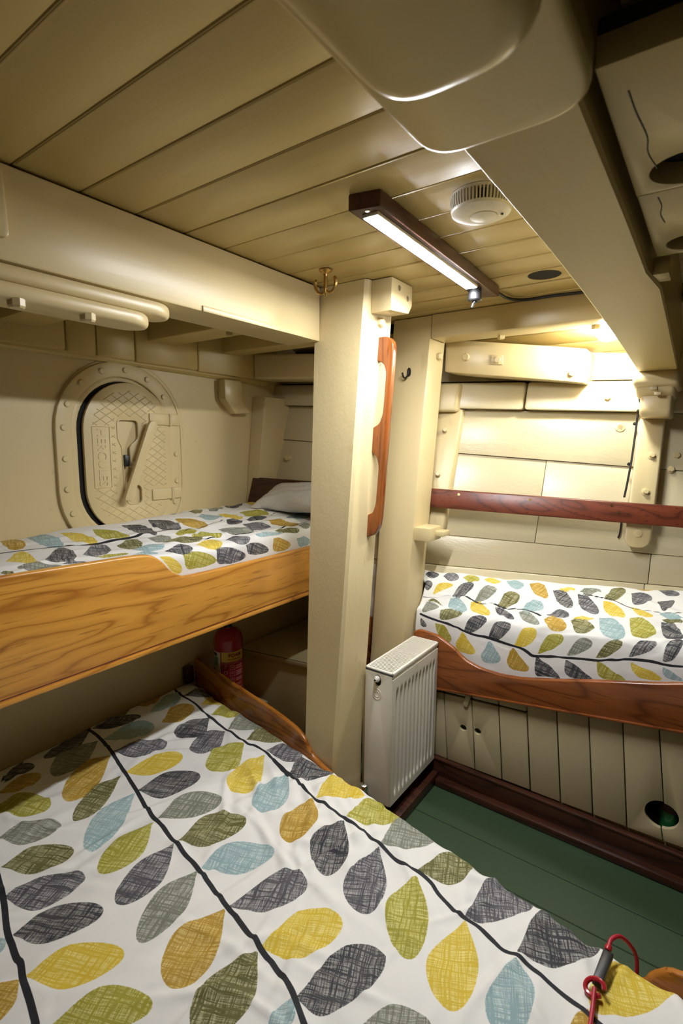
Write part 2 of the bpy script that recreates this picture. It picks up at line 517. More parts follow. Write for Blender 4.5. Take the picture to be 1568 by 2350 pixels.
# outboard planks, falling with the camber towards the ship's side
for i in range(5):
    y0, y1 = 2.16 + i * .14, 2.16 + (i + 1) * .14
    z = lambda y: 1.925 - .19 * (y - 2.16)
    a, b_ = y0 + .002, y1 - .002
    obj('plank', hexa([(-1.9, a, z(a)), (2.3, a, z(a)), (2.3, b_, z(b_)), (-1.9, b_, z(b_)), (-1.9, a, z(a) + .022), (2.3, a, z(a) + .022), (2.3, b_, z(b_) + .022), (-1.9, b_, z(b_) + .022)], .004), 'shaded_x', ceiling)

# lower boards of the deckhead to the right of the big beam, with holes bored through
low = empty('ceiling_panel', (.2, .92, 1.815), 'two low cream deckhead boards bored with dark holes', None, None, 'structure')
obj('plank', plate([(-.131, .602), (.95, .602), (.95, .928), (-.131, .928)], [circ(-.062, .872, .047, 28)], PXY, 1.815, 1.845, .003), 'shaded_x', low)
obj('plank', plate([(-.131, .932), (.95, .932), (.95, 1.243), (-.131, 1.243)], [circ(-.069, 1.186, .041, 28)], PXY, 1.816, 1.845, .003), 'shaded_x', low)
obj('backing', box((-.131, .602, 1.846), (.95, 1.243, 1.86), 0), 'gap', low)
for pts in ([(-.108, .655), (-.106, .70), (-.101, .76), (-.104, .80), (-.098, .85)], [(-.105, .95), (-.103, .985), (-.107, 1.02), (-.104, 1.06)]):
    obj('split', tube([(x, y, 1.8152 if y < .93 else 1.8162) for x, y in pts], .0011, 6, 4), 'iron', low)

# bulkhead on the left, steel, and the unseen walls behind the lens, dark and far to cut bounce
wl = obj('wall_left', box((-1.96, -2.6, -.03), (-1.90, 2.6, 2.0), 0), 'steel_paint', base=(-1.93, .5, 0))
tag(wl, 'cream painted steel bulkhead carrying the watertight hatch', None, None, 'structure')
wr = obj('wall_right', box((2.35, -2.6, -.03), (2.42, 3.6, 2.0), 0), 'dark_wood', base=(2.38, .5, 0))
tag(wr, 'unseen dark wood partition closing the cabin, made dark to cut bounce light', None, None, 'structure')
wf = obj('wall_front', box((-1.96, -2.66, -.03), (2.42, -2.60, 2.0), 0), 'dark_wood', base=(0, -2.63, 0))
tag(wf, 'unseen dark wood partition across the cabin, made dark to cut bounce light', None, None, 'structure')
wb = obj('wall_back_lower', box((-1.96, 2.42, -.03), (-.95, 2.48, .80), 0), 'cream', base=(-1.4, 2.45, 0))
tag(wb, 'plain cream lining behind the locker', None, None, 'structure')

# stringer boards along the head of the bulkhead
tr = empty('trim_1', (-1.875, .9, 1.75), 'cream stringer boards along the top of the steel bulkhead', None, None, 'structure')
yy = [-1.3, -.2, .62, .935, 1.045, 1.20, 1.50, 2.0]
for a, b_ in zip(yy[:-1], yy[1:]):
    obj('board', box((-1.905, a + .001, 1.752 - .012 * max(0, a - .6)), (-1.862 + R_.uniform(-.002, .002), b_ - .001, 1.985), .008), 'shaded_y', tr)
obj('cove', tube([(-1.892, -1.2, 1.752), (-1.892, .7, 1.752), (-1.892, 1.95, 1.735)], .017, 10, 3), 'shaded_y', tr)

# ship's side: heavy planks following the sheer, each its own piece
def hull_y(x, z, off=0.0):
    return 2.16 - off + 0.33 * (x + 1.0) + 0.30 * (z - 1.0)
HN = Vector((-.33, 1, -.30)).normalized()       # outward normal of the side
def hpt(x, z, off=0.0): return (x, hull_y(x, z, off), z)
hull = empty('wall_back', (-.6, 2.3, 1.2), "cream painted ship's side of heavy horizontal planks", None, None, 'structure')
def line(z, s): return lambda x: z + s * (x + 1)
def hull_plank(x0, x1, lo, hi, off=0.0, thick=.035, bev=.003, n=1, name='plank', mat='hull_x', parent=None, gap=.0010):
    c = []
    for o_ in (off, off - thick):
        c += [hpt(x0 + gap, lo(x0) + gap, o_), hpt(x1 - gap, lo(x1) + gap, o_), hpt(x1 - gap, hi(x1) - gap, o_), hpt(x0 + gap, hi(x0) - gap, o_)]
    return obj(name, hexa(c, bev), mat, parent or hull)
l0, l1, l2, l3, l4, l5, l6 = line(.80, 0), line(.888, -.012), line(1.022, -.03), line(1.396, -.066), line(1.600, -.030), line(1.722, -.012), line(1.90, 0)
hull_plank(-1.95, -.19, l0, l1, .012); hull_plank(-.19, 2.3, l0, l1, .011)
hull_plank(-1.95, -.18, l1, l2, .004); hull_plank(-.18, 2.3, l1, l2, .002)
hull_plank(-1.95, -.61, l2, l3, 0); hull_plank(-.61, 2.3, l2, l3, .0015)
hull_plank(-1.95, -.26, l3, l4, .010); hull_plank(-.26, 2.3, l3, l4, .007)
hull_plank(-1.95, -.722, l4, l5, .058, .09, .012); hull_plank(-.716, 2.3, l4, l5, .060, .09, .012)
hull_plank(-1.95, 2.3, lambda x: l5(x) + .007, l6, .012)
obj('backing', hexa([hpt(-1.95, .8, -.05), hpt(2.3, .8, -.05), hpt(2.3, 2.0, -.05), hpt(-1.95, 2.0, -.05), hpt(-1.95, .8, -.09), hpt(2.3, .8, -.09), hpt(2.3, 2.0, -.09), hpt(-1.95, 2.0, -.09)], 0), 'gap', hull)
IN = -HN
for x, z, off, r, h, wsh in ((-.345, 1.516, .012, .016, .003, .02), (-.40, 1.64, .060, .013, .012, .015), (-.375, 1.596, .045, .011, .010, 0), (-1.79, 1.354, .002, .016, .020, .021), (-.134, 1.40, .004, .014, .012, .017), (-.147, 1.342, .004, .013, .012, .016)):
    bolt(hpt(x, z, off), IN, hull, r, h, 'cream', 12 if wsh > .018 else 6, wsh)

# mahogany skirting and sole margin below the right berth
bb = empty('baseboard_back', (-.3, 1.90, 0), 'dark mahogany skirting under the right berth panels', None, None, 'structure')
obj('board', box((-.90, 1.895, .0), (1.0, 1.925, .102), .004), 'dark_wood', bb)
obj('cap', box((-.90, 1.893, .094), (1.0, 1.918, .104), .003), 'dark_wood', bb)
obj('margin', box((-.845, 1.86, .0), (1.0, 1.897, .030), .006), 'dark_wood', bb)
bl = obj('baseboard_left', box((-.91, 1.40, .0), (-.845, 1.90, .045), .004), 'dark_wood', base=(-.88, 1.6, 0))
tag(bl, 'dark mahogany skirting below the radiator', None, None, 'structure')
pl_ = obj('trim_2', box((-1.89, 1.46, -.03), (-1.66, 1.70, .19), .003), 'cream', base=(-1.6, 1.6, 0))
tag(pl_, 'cream step behind the lower berth footboard', None, None, 'structure')

# ---------------------------------------------------------------- timbers
# left beam, butting on the post
lb = empty('deck_beam', (-1.22, .6, ZC), 'wide cream beam face meeting the post above the upper berth', 'beam')
obj('beam', hexa([(-1.30, -1.4, 1.79), (-1.154, -1.4, 1.79), (-1.156, 1.462, 1.79), (-1.30, 1.462, 1.79), (-1.30, -1.4, ZC - .004), (-1.154, -1.4, ZC - .004), (-1.156, 1.462, ZC - .004), (-1.30, 1.462, ZC - .004)], .006), 'cream_y', lb)
obj('chafing_strip', box((-1.157, .95, 1.790), (-1.1515, 1.36, 1.806), .002), 'cream_y', lb)
obj('end_plate', plate(rounded([(.1, 1.83), (.478, 1.83), (.474, 1.955), (.1, 1.955)], .012), [], PYZ, -1.156, -1.142, .003), 'cream', lb)
# two rounded battens bolted under it
bt = empty('grab_batten', (-1.19, .5, 1.75), 'two round-ended cream battens bolted under the left beam', 'batten')
def batten(y1, x0, x1, z0, z1):
    r = (x1 - x0) / 2
    out = [(x1, -1.3)] + [((x0 + x1) / 2 + r * math.cos(math.pi * i / 12), y1 - 1.2 * r + 1.2 * r * math.sin(math.pi * i / 12)) for i in range(13)] + [(x0, -1.3)]
    return plate(out, [], PXY, z0, z1, .012, 3)
obj('batten', batten(.868, -1.255, -1.150, 1.752, 1.787), 'cream_y', bt)
obj('batten', batten(.80, -1.245, -1.142, 1.718, 1.752), 'cream_y', bt)
for y in (.20, .487, .632):
    bolt((-1.158, y, 1.719), (0, 0, -1), bt, .017, .014, 'cream', 8)

# half beams between the left beam and the bulkhead
for x1, y0, y1, z0, lab in ((-1.30, .72, .852, 1.812, 'cream half beam above the left end of the upper berth'), (-1.30, 1.255, 1.385, 1.832, 'cream half beam above the hatch, between beam and bulkhead'), (-1.17, 1.64, 1.745, 1.838, "cream half beam nearest the ship's side behind the post")):
    hb = empty('half_beam', (-1.6, (y0 + y1) / 2, ZC), lab, 'beam', 'half beams over the upper berth')
    obj('beam', box((-1.866, y0, z0), (x1, y1, ZC - .002), .008), 'shaded_x', hb)
    bolt((x1 - .16, (y0 + y1) / 2, z0), (0, 0, -1), hb, .016, .014, 'darkened', 4)
# lodging timber and bracket in the corner
lt = empty('corner_timber', (-1.6, 2.0, 1.79), "cream timber along the ship's side above the upper berth", 'timber')
c = []
for off in (.22, .06):
    c += [(-1.86, hull_y(-1.86, 1.78, off) - .06, 1.742), (-1.18, hull_y(-1.18, 1.78, off) - .06, 1.722), (-1.18, hull_y(-1.18, 1.78, off) - .06, 1.835), (-1.86, hull_y(-1.86, 1.78, off) - .06, 1.862)]
obj('timber', hexa(c, .012, 3), 'cream_x', lt)
for x, z in ((-1.52, 1.80), (-1.40, 1.775)):
    bolt((x, hull_y(x, 1.78, .22) - .06, z), (0, -1, 0), lt, .013, .014, 'cream', 12)
ck = obj('corner_bracket', plate([(1.636, 1.722), (1.746, 1.722), (1.748, 1.630), (1.80, 1.575), (1.702, 1.568), (1.639, 1.634)], [], PYZ, -1.90, -1.850, .005), 'cream', base=(-1.875, 1.69, 1.57))
tag(ck, 'small cut-cornered cream block high on the bulkhead corner', 'bracket')
def frame_piece(name, x0, x1, z0, z1, off, round_end=0, parent=None, mat='cream_z', bev=.007):
    out = rounded([(x0, z0), (x1, z0), (x1, z1), (x0, z1)], [round_end, round_end, 0, 0], 6)
    bm = bmesh.new()
    loops = [[bm.verts.new(hpt(x, z, o_)) for x, z in out] for o_ in (off, .0)]
    bm.faces.new(loops[0]); bm.faces.new(loops[1][::-1])
    for i in range(len(out)):
        j = (i + 1) % len(out)
        bm.faces.new((loops[0][i], loops[0][j], loops[1][j], loops[1][i]))
    bmesh.ops.recalc_face_normals(bm, faces=bm.faces)
    return obj(name, bevel(bm, bev), mat, parent)
cf = empty('hull_frame', (-1.85, 1.9, 1.1), 'cream upright frame in the corner by the dark headboard', 'frame', "upright frames on the ship's side")
obj('timber', hexa([(-1.899, 1.785, .98), (-1.838, 1.804, .98), (-1.838, 1.95, .98), (-1.899, 1.95, .98), (-1.899, 1.860, 1.66), (-1.832, 1.884, 1.66), (-1.832, 2.08, 1.66), (-1.899, 2.08, 1.66)], .006), 'cream_z', cf)
mf = empty('hull_frame', (-1.03, 2.1, 1.0), 'cream upright frame half hidden behind the leaning pillar', 'frame', "upright frames on the ship's side")
frame_piece('timber', -1.10, -.975, 1.035, 1.60, .045, .03, mf)
obj('cap', hexa([hpt(-1.12, 1.585, .085), hpt(-.985, 1.585, .085), hpt(-.985, 1.715, .10), hpt(-1.12, 1.715, .10), hpt(-1.12, 1.585, 0), hpt(-.985, 1.585, 0), hpt(-.985, 1.715, 0), hpt(-1.12, 1.715, 0)], .014, 3), 'cream_z', mf)
for z in (1.498, 1.296): bolt(hpt(-1.035, z, .045), IN, mf, .011, .020, 'cream', 8, .014)
rf = empty('hull_frame', (-.225, 2.45, 1.0), 'cream upright frame with two bolts beside the black cable', 'frame', "upright frames on the ship's side")
frame_piece('timber', -.274, -.183, 1.028, 1.60, .062, .045, rf)
for x, z in ((-.214, 1.399), (-.22, 1.252)): bolt(hpt(x, z, .062), IN, rf, .011, .012, 'cream', 8, .017)
bolt(hpt(-.23, 1.085, .062), IN, rf, .016, .004, 'cream', 14)

# hanging knee at the end of the big beam
kn = empty('hanging_knee', (-.22, 2.45, 1.6), 'rounded cream knee joining the big beam to the right frame', 'knee')
def knee(x0, x1, prof, bev, name):
    return obj(name, plate(prof, [], PYZ, x0, x1, bev, 3), 'cream', kn)
knee(-.292, -.137, [(2.36, 1.745), (2.335, 1.71), (2.345, 1.675), (2.40, 1.66), (2.70, 1.66), (2.70, 1.80), (2.40, 1.80)], .014, 'collar')
knee(-.284, -.150, [(2.372, 1.685), (2.375, 1.652), (2.425, 1.628), (2.70, 1.62), (2.70, 1.68)], .016, 'face_block')
knee(-.268, -.158, [(2.412, 1.65), (2.405, 1.578), (2.425, 1.553), (2.70, 1.545), (2.70, 1.64)], .014, 'nose')
obj('square_recess', box((-.233, 2.368, 1.656), (-.208, 2.379, 1.668), .001), 'panel', kn)
obj('square_recess', box((-.216, 2.366, 1.636), (-.193, 2.392, 1.647), .001), 'panel', kn)

# header over the right berth
hd = empty('berth_header', (-.65, 2.1, ZC), 'cream header beam over the opening of the right berth', 'beam')
obj('beam', box((-1.012, 2.03, 1.876), (-.285, 2.165, ZC - .002), .006), 'cream_x', hd)
for x in (-.747, -.398): bolt((x, 2.128, 1.877), (0, 0, -1), hd, .015, .016, 'cream', 4)
# curved lodging knee behind it
lk_ = empty('lodging_knee', (-.75, 2.3, 1.75), "curved cream knee bolted along the ship's side under the lamp", 'knee')
front = [(-1.02, 2.19), (-.93, 2.20), (-.82, 2.235), (-.70, 2.29), (-.58, 2.345), (-.475, 2.395)]
fr = catmull([(x, y, 0) for x, y in front], 5)
bm = bmesh.new()
cols = []
for i, p in enumerate(fr):
    t = i / (len(fr) - 1)
    zt, zb = 1.898 - .060 * t, 1.757 - .060 * t
    yb = 2.62 + .10 * t
    cols.append([bm.verts.new(q) for q in ((p.x, p.y, zb), (p.x, p.y, zt), (p.x, yb, zt), (p.x, yb, zb))])
for a, b_ in zip(cols[:-1], cols[1:]):
    for j in range(4): bm.faces.new((a[j], a[(j + 1) % 4], b_[(j + 1) % 4], b_[j]))
bm.faces.new(cols[0]); bm.faces.new(cols[-1][::-1])
bmesh.ops.recalc_face_normals(bm, faces=bm.faces)
obj('timber', bevel(bm, .007, 2, 40), 'cream_x', lk_)
for x, y, z, n_, r, h, s_ in ((-.925, 2.202, 1.815, (.2, -1, 0), .016, .018, 12), (-.80, 2.243, 1.798, (.35, -1, 0), .015, .010, 8), (-.525, 2.371, 1.737, (.45, -1, 0), .013, .012, 6)):
    bolt((x, y, z), n_, lk_, r, h, 'cream', s_, .0)
obj('square_washer', hexa([(-.822, 2.230, 1.780), (-.778, 2.2475, 1.778), (-.778, 2.2475, 1.818), (-.822, 2.230, 1.820), (-.822, 2.245, 1.780), (-.778, 2.262, 1.778), (-.778, 2.262, 1.818), (-.822, 2.245, 1.820)], .001), 'cream', lk_)

# big cambered beam over the aisle
gb = empty('cambered_beam', (-.21, 1.2, 1.79), 'big cambered cream beam running overhead to the hanging knee', 'beam')
bm = bmesh.new()
secs = []
for k in range(33):
    y = -1.4 + 4.0 * k / 32
    zb = 1.79 - .062 * (max(0, y - .9) / 1.4) ** 1.6
    xl, xr = -.277, (-.141 if y < 1.31 else -.126 - .018 * max(0, y - 1.31))
    q = [(xl, zb + .007), (xl + .006, zb), (xr - .004, zb), (xr, zb + .005), (xr, ZC - .001), (xl, ZC - .001)]
    secs.append([bm.verts.new((x, y, min(z, ZC - .001))) for x, z in q])
for a, b_ in zip(secs[:-1], secs[1:]):
    for j in range(6): bm.faces.new((a[j], a[(j + 1) % 6], b_[(j + 1) % 6], b_[j]))
bm.faces.new(secs[0]); bm.faces.new(secs[-1][::-1])
bmesh.ops.recalc_face_normals(bm, faces=bm.faces)
obj('beam', bm, 'shaded_y', gb, angle=20)
obj('filler_block', box((-.139, 1.262, 1.788), (-.108, 1.325, 1.822), .003), 'darkened', gb)
# heavy rounded chock under its near end
ch = empty('beam_chock', (-.2, .2, 1.75), 'large smooth rounded cream chock under the near end of the big beam', 'chock')
obj('chock', plate(rounded([(-.280, -.6), (-.112, -.6), (-.112, .553), (-.280, .553)], [0, 0, .055, .045], 8), [], PXY, 1.752, 1.7885, .008, 3), 'darkened', ch)
obj('boss', plate(rounded([(-.236, -.6), (-.104, -.6), (-.104, .386), (-.236, .386)], [0, 0, .06, .05], 8), [], PXY, 1.698, 1.757, .024, 5), 'darkened', ch)

# post with its block, and the leaning pillar behind
po = empty('post', (-1.08, 1.45, 0), 'thick cream post with a chamfered edge at the end of the upper berth', 'post')
zt, zb = ZC - .002, -.02
tl, tr_, bl_, br = Vector((-1.185, 1.474, 1.975)), Vector((-.971, 1.474, 1.975)), Vector((-1.126, 1.345, .35)), Vector((-.992, 1.345, .35))
def lean(a, b_, z): return a + (b_ - a) * ((a.z - z) / (a.z - b_.z))
cb, ct = [], []
cm_ = []
for z, dst in ((zb, cb), (.35, cm_), (zt, ct)):
    l, r = lean(tl, bl_, max(z, .35)), lean(tr_, br, max(z, .35))
    l.z = r.z = z
    d = .168
    c_ = .010
    dst += [(l.x, l.y, z), (r.x - c_, r.y, z), (r.x, r.y + c_, z), (r.x, r.y + d, z), (l.x, l.y + d, z)]
bm = bmesh.new()
vb, vm_, vt = [bm.verts.new(p) for p in cb], [bm.verts.new(p) for p in cm_], [bm.verts.new(p) for p in ct]
bm.faces.new(vb); bm.faces.new(vt)
for lo_, hi_ in ((vb, vm_), (vm_, vt)):
    for i in range(5): bm.faces.new((lo_[i], lo_[(i + 1) % 5], hi_[(i + 1) % 5], hi_[i]))
bmesh.ops.recalc_face_normals(bm, faces=bm.faces)
bmesh.ops.subdivide_edges(bm, edges=[e for e in bm.edges if abs(e.verts[0].co.z - e.verts[1].co.z) > .5], cuts=24)
M['post'] = paint('thick lumpy cream paint on the post', CREAM, .40, (1, 1, .5), .45, .0022, .08, .5)
obj('timber', bm, 'post', po, angle=20)
obj('head_block', plate(rounded([(1.500, ZC - .002), (1.640, ZC - .002), (1.640, 1.908), (1.618, 1.879), (1.500, 1.868)], 0), [], PYZ, -.972, -.893, .004), 'cream', po)
for y, z in ((1.548, 1.948), (1.606, 1.926)):
    obj('screw_plug', lathe([(.0085, -.002), (.0085, .0008), (0, .0008)], (-.893, y, z), (1, 0, 0), 16), 'screw', po)
    obj('screw_rim', lathe([(.0105, -.002), (.0105, .0016), (.0085, .0016), (.0085, .0005)], (-.893, y, z), (1, 0, 0), 16), 'cream', po)
bolt((-.974, 1.556, 1.848), (1, 0, 0), po, .016, .018, 'cream', 6, .021)
pp = empty('pillar', (-1.1, 1.95, 0), 'cream pillar leaning outwards beside the radiator and right berth', 'post')
def pil(z):
    y = 2.04 - .1265 * (1.975 - z)
    xl = -1.200 + .025 * (1.975 - z) / 1.4
    return [(xl, y, z), (-1.015, y, z), (-1.015, y + .148, z), (xl, y + .148, z)]
obj('timber', hexa(pil(-.02) + pil(ZC - .002), .006), 'cream_z', pp)
bolt((-1.015, 2.108, 1.813), (1, 0, 0), pp, .017, .018, 'cream', 6, .0)
obj('cleat', box((-1.016, 1.935, 1.028), (-.942, 2.05, 1.086), .004), 'cream', pp)
obj('cleat', box((-.945, 1.99, 1.047), (-.905, 2.06, 1.069), .003), 'cream', pp)

# ---------------------------------------------------------------- watertight hatch on the bulkhead
ht = empty('watertight_hatch', (-1.90, 1.15, 1.07), 'cream oval steel hatch with a diamond-patterned door and long lever', 'hatch')
XB = -1.90
HC = 1.150
bm = plate(stadium(HC, 1.258, 1.478, .262), [stadium(HC, 1.258, 1.478, .205)], PYZ, XB - .004, XB + .016, .004, 3)
obj('frame', bm, 'steel_paint', ht)
obj('coaming', plate(stadium(HC, 1.258, 1.478, .2055), [stadium(HC + .006, 1.258, 1.478, .188)], PYZ, XB - .002, XB + .007, .003), 'steel_paint', ht)
obj('seal', plate(stadium(HC, 1.258, 1.478, .2045), [], PYZ, XB + .0005, XB + .002), 'gap', ht)
obj('flange', plate(stadium(HC + .012, 1.258, 1.478, .275), [stadium(HC + .012, 1.258, 1.478, .258)], PYZ, XB - .004, XB + .006, .002), 'steel_paint', ht)
for a in (62, 86, 110, 134, 157, 178, 38, 14): # round the top
    bolt((XB + .016, HC + .233 * math.cos(math.radians(a)), 1.478 + .233 * math.sin(math.radians(a))), (1, 0, 0), ht, .011, .006, 'steel_paint', 14)
for y, z in ((HC - .233, 1.375), (HC - .233, 1.265), (HC - .218, 1.175), (HC - .165, 1.092), (HC + .236, 1.385), (HC + .236, 1.27), (HC + .222, 1.18)):
    bolt((XB + .016, y, z), (1, 0, 0), ht, .011, .006, 'steel_paint', 14)
DC, DR = 1.1725, .1865
pocket = rounded([(1.118, 1.522), (1.118, 1.445), (1.134, 1.415), (1.137, 1.24), (1.150, 1.188), (1.214, 1.188), (1.214, 1.262), (1.172, 1.272), (1.168, 1.415), (1.208, 1.45), (1.208, 1.522)], [.02, .012, .01, .01, .02, .022, .022, .008, .01, .012, .02], 4)
door = empty('door', (XB, DC, 1.15), None)
door.parent = ht; door.location = Vector((XB, DC, 1.15)) - ht.location
obj('plate', plate(stadium(DC, 1.262, 1.476, DR, 24), [pocket[::-1]], PYZ, XB + .006, XB + .020, .002), 'steel_paint', door)
obj('pocket', box((XB + .0035, 1.10, 1.17), (XB + .0055, 1.23, 1.54), 0), 'steel_paint', door)
obj('pocket_lip', tube([(XB + .0205, a, b_) for a, b_ in pocket] + [(XB + .0205, *pocket[0])], .003, 6, 1, False), 'steel_paint', door)
# raised diamond tread, clipped to the plate and clear of the name and the pocket
def in_door(y, z, m):
    dz = z - min(max(z, 1.262), 1.476)
    return (y - DC) ** 2 + dz * dz < (DR - m) ** 2
def clear(y, z):
    if 1.012 < y < 1.092 and 1.255 < z < 1.498: return False
    if 1.106 < y < 1.222 and 1.175 < z < 1.534: return False
    if y > 1.245 and (1.498 < z < 1.556 or 1.182 < z < 1.255): return False
    return in_door(y, z, .030) and y < 1.338
bm = bmesh.new()
for sgn in (1, -1):
    d = Vector((math.cos(math.radians(33)), sgn * math.sin(math.radians(33))))
    nrm = Vector((-d.y, d.x))
    for k in range(-24, 25):
        o_ = Vector((DC, 1.41)) + nrm * k * .0262
        run = None
        for i in range(-90, 91):
            p = o_ + d * (i * .004)
            ok = clear(p.x, p.y)
            if ok and run is None: run = p.copy()
            if (not ok or i == 90) and run is not None:
                if (p - run).length > .008:
                    wv = nrm * .0022
                    A = [(XB + .0195, *(run - wv)), (XB + .0195, *(run + wv)), (XB + .0222, *run)]
                    B = [(XB + .0195, *(p - wv)), (XB + .0195, *(p + wv)), (XB + .0222, *p)]
                    va, vb_ = [bm.verts.new(q) for q in A], [bm.verts.new(q) for q in B]
                    for j in range(3): bm.faces.new((va[j], va[(j + 1) % 3], vb_[(j + 1) % 3], vb_[j]))
                run = None
bmesh.ops.recalc_face_normals(bm, faces=bm.faces)
tag(obj('diamond_tread', bm, 'steel_paint', door, smooth=False), None, None, None, 'stuff')
rim = [(XB + .0205, 1.018, 1.262), (XB + .0205, 1.086, 1.262), (XB + .0205, 1.086, 1.492), (XB + .0205, 1.018, 1.492), (XB + .0205, 1.018, 1.262)]
obj('name_border', tube(rim, .0022, 6, 1, False), 'steel_paint', door)
tx = text_bm('HERCULES', .040, lambda x, y, d: (XB + .0195 + d, 1.052 + y * 1.25, 1.377 - x * 1.17), .0030, .0)
obj('lettering', tx, 'steel_paint', door, smooth=False)
for z in (1.528, 1.219):
    h = obj('hinge', box((XB + .014, 1.258, z - .023), (XB + .0275, 1.352, z + .023), .003), 'steel_paint', door)
    obj('hinge', box((XB + .012, 1.358, z - .023), (XB + .024, 1.405, z + .023), .003), 'steel_paint', ht)
    obj('knuckle', lathe([(.0065, -.024), (.0065, .024)], (XB + .027, 1.355, z), (0, 0, 1), 12), 'steel_paint', ht)
lv = plate(rounded([(1.108, 1.212), (1.140, 1.204), (1.268, 1.500), (1.262, 1.520), (1.240, 1.520), (1.228, 1.506)], .010, 4), [], PYZ, XB + .046, XB + .066, .004)
obj('lever', lv, 'steel_paint', door)
obj('lever_pivot', lathe([(.014, 0), (.014, .05)], (XB + .002, 1.178, 1.345), (1, 0, 0), 16), 'steel_paint', door)
obj('dog', box((XB + .004, 1.137, 1.340), (XB + .034, 1.158, 1.385), .005), 'black', door)
ps = obj('spy_bolt', lathe([(.008, 0), (.008, .004), (0, .004)], (XB, 1.03, 1.752), (1, 0, 0), 10), 'black', wl)

# ---------------------------------------------------------------- upper berth
ub = empty('upper_berth', (-1.55, .6, .88), 'golden pine upper berth with a stepped leeboard on the left', 'berth')
top = catmull([(-1.0, 1.133, 0), (.227, 1.125, 0), (.491, 1.119, 0), (.725, 1.111, 0), (.833, 1.107, 0), (.895, 1.099, 0), (.935, 1.074, 0), (.963, 1.042, 0), (.997, 1.018, 0), (1.054, 1.006, 0), (1.36, 1.002, 0), (1.7, 1.002, 0), (1.90, 1.002, 0)], 4)
prof = [(-1.0, .793), (1.90, .793)] + [(p.x, p.y) for p in reversed(top)]
obj('leeboard', plate(prof, [], PYZ, -1.384, -1.360, .007, 3), 'pine', ub)
obj('bead', box((-1.3605, -1.0, .7935), (-1.3565, 1.90, .8065), .002), 'pine', ub)
obj('bead_groove', box((-1.3605, -1.0, .8105), (-1.3593, 1.90, .8135), 0), 'mahogany', ub)
obj('base', box((-1.893, -1.0, .82), (-1.384, 1.76, .84), .002), 'cream', ub)
obj('base', box((-1.60, 1.762, .82), (-1.384, 1.88, .84), .002), 'cream', ub)
hbd = obj('headboard', hexa([hpt(-1.872, 1.085, .125), hpt(-1.235, 1.085, .125), hpt(-1.235, 1.240, .125), hpt(-1.872, 1.262, .125), hpt(-1.872, 1.085, .105), hpt(-1.235, 1.085, .105), hpt(-1.235, 1.240, .105), hpt(-1.872, 1.262, .105)], .003), 'dark_wood', base=(-1.55, 1.95, 1.085))
tag(hbd, 'dark mahogany headboard behind the white pillow', 'headboard')
def cl_up(U, W):
    xx = -1.893 + np.minimum(W, .50)
    um = 2.16 - .128 + .33 * (xx + 1.0) + .30 * .13
    s = (U - U.min()) / (U.max() - U.min())
    return np.where(U > 1.4, 1.4 + (U - 1.4) * (um - 1.4) / (U.max() - 1.4), U)
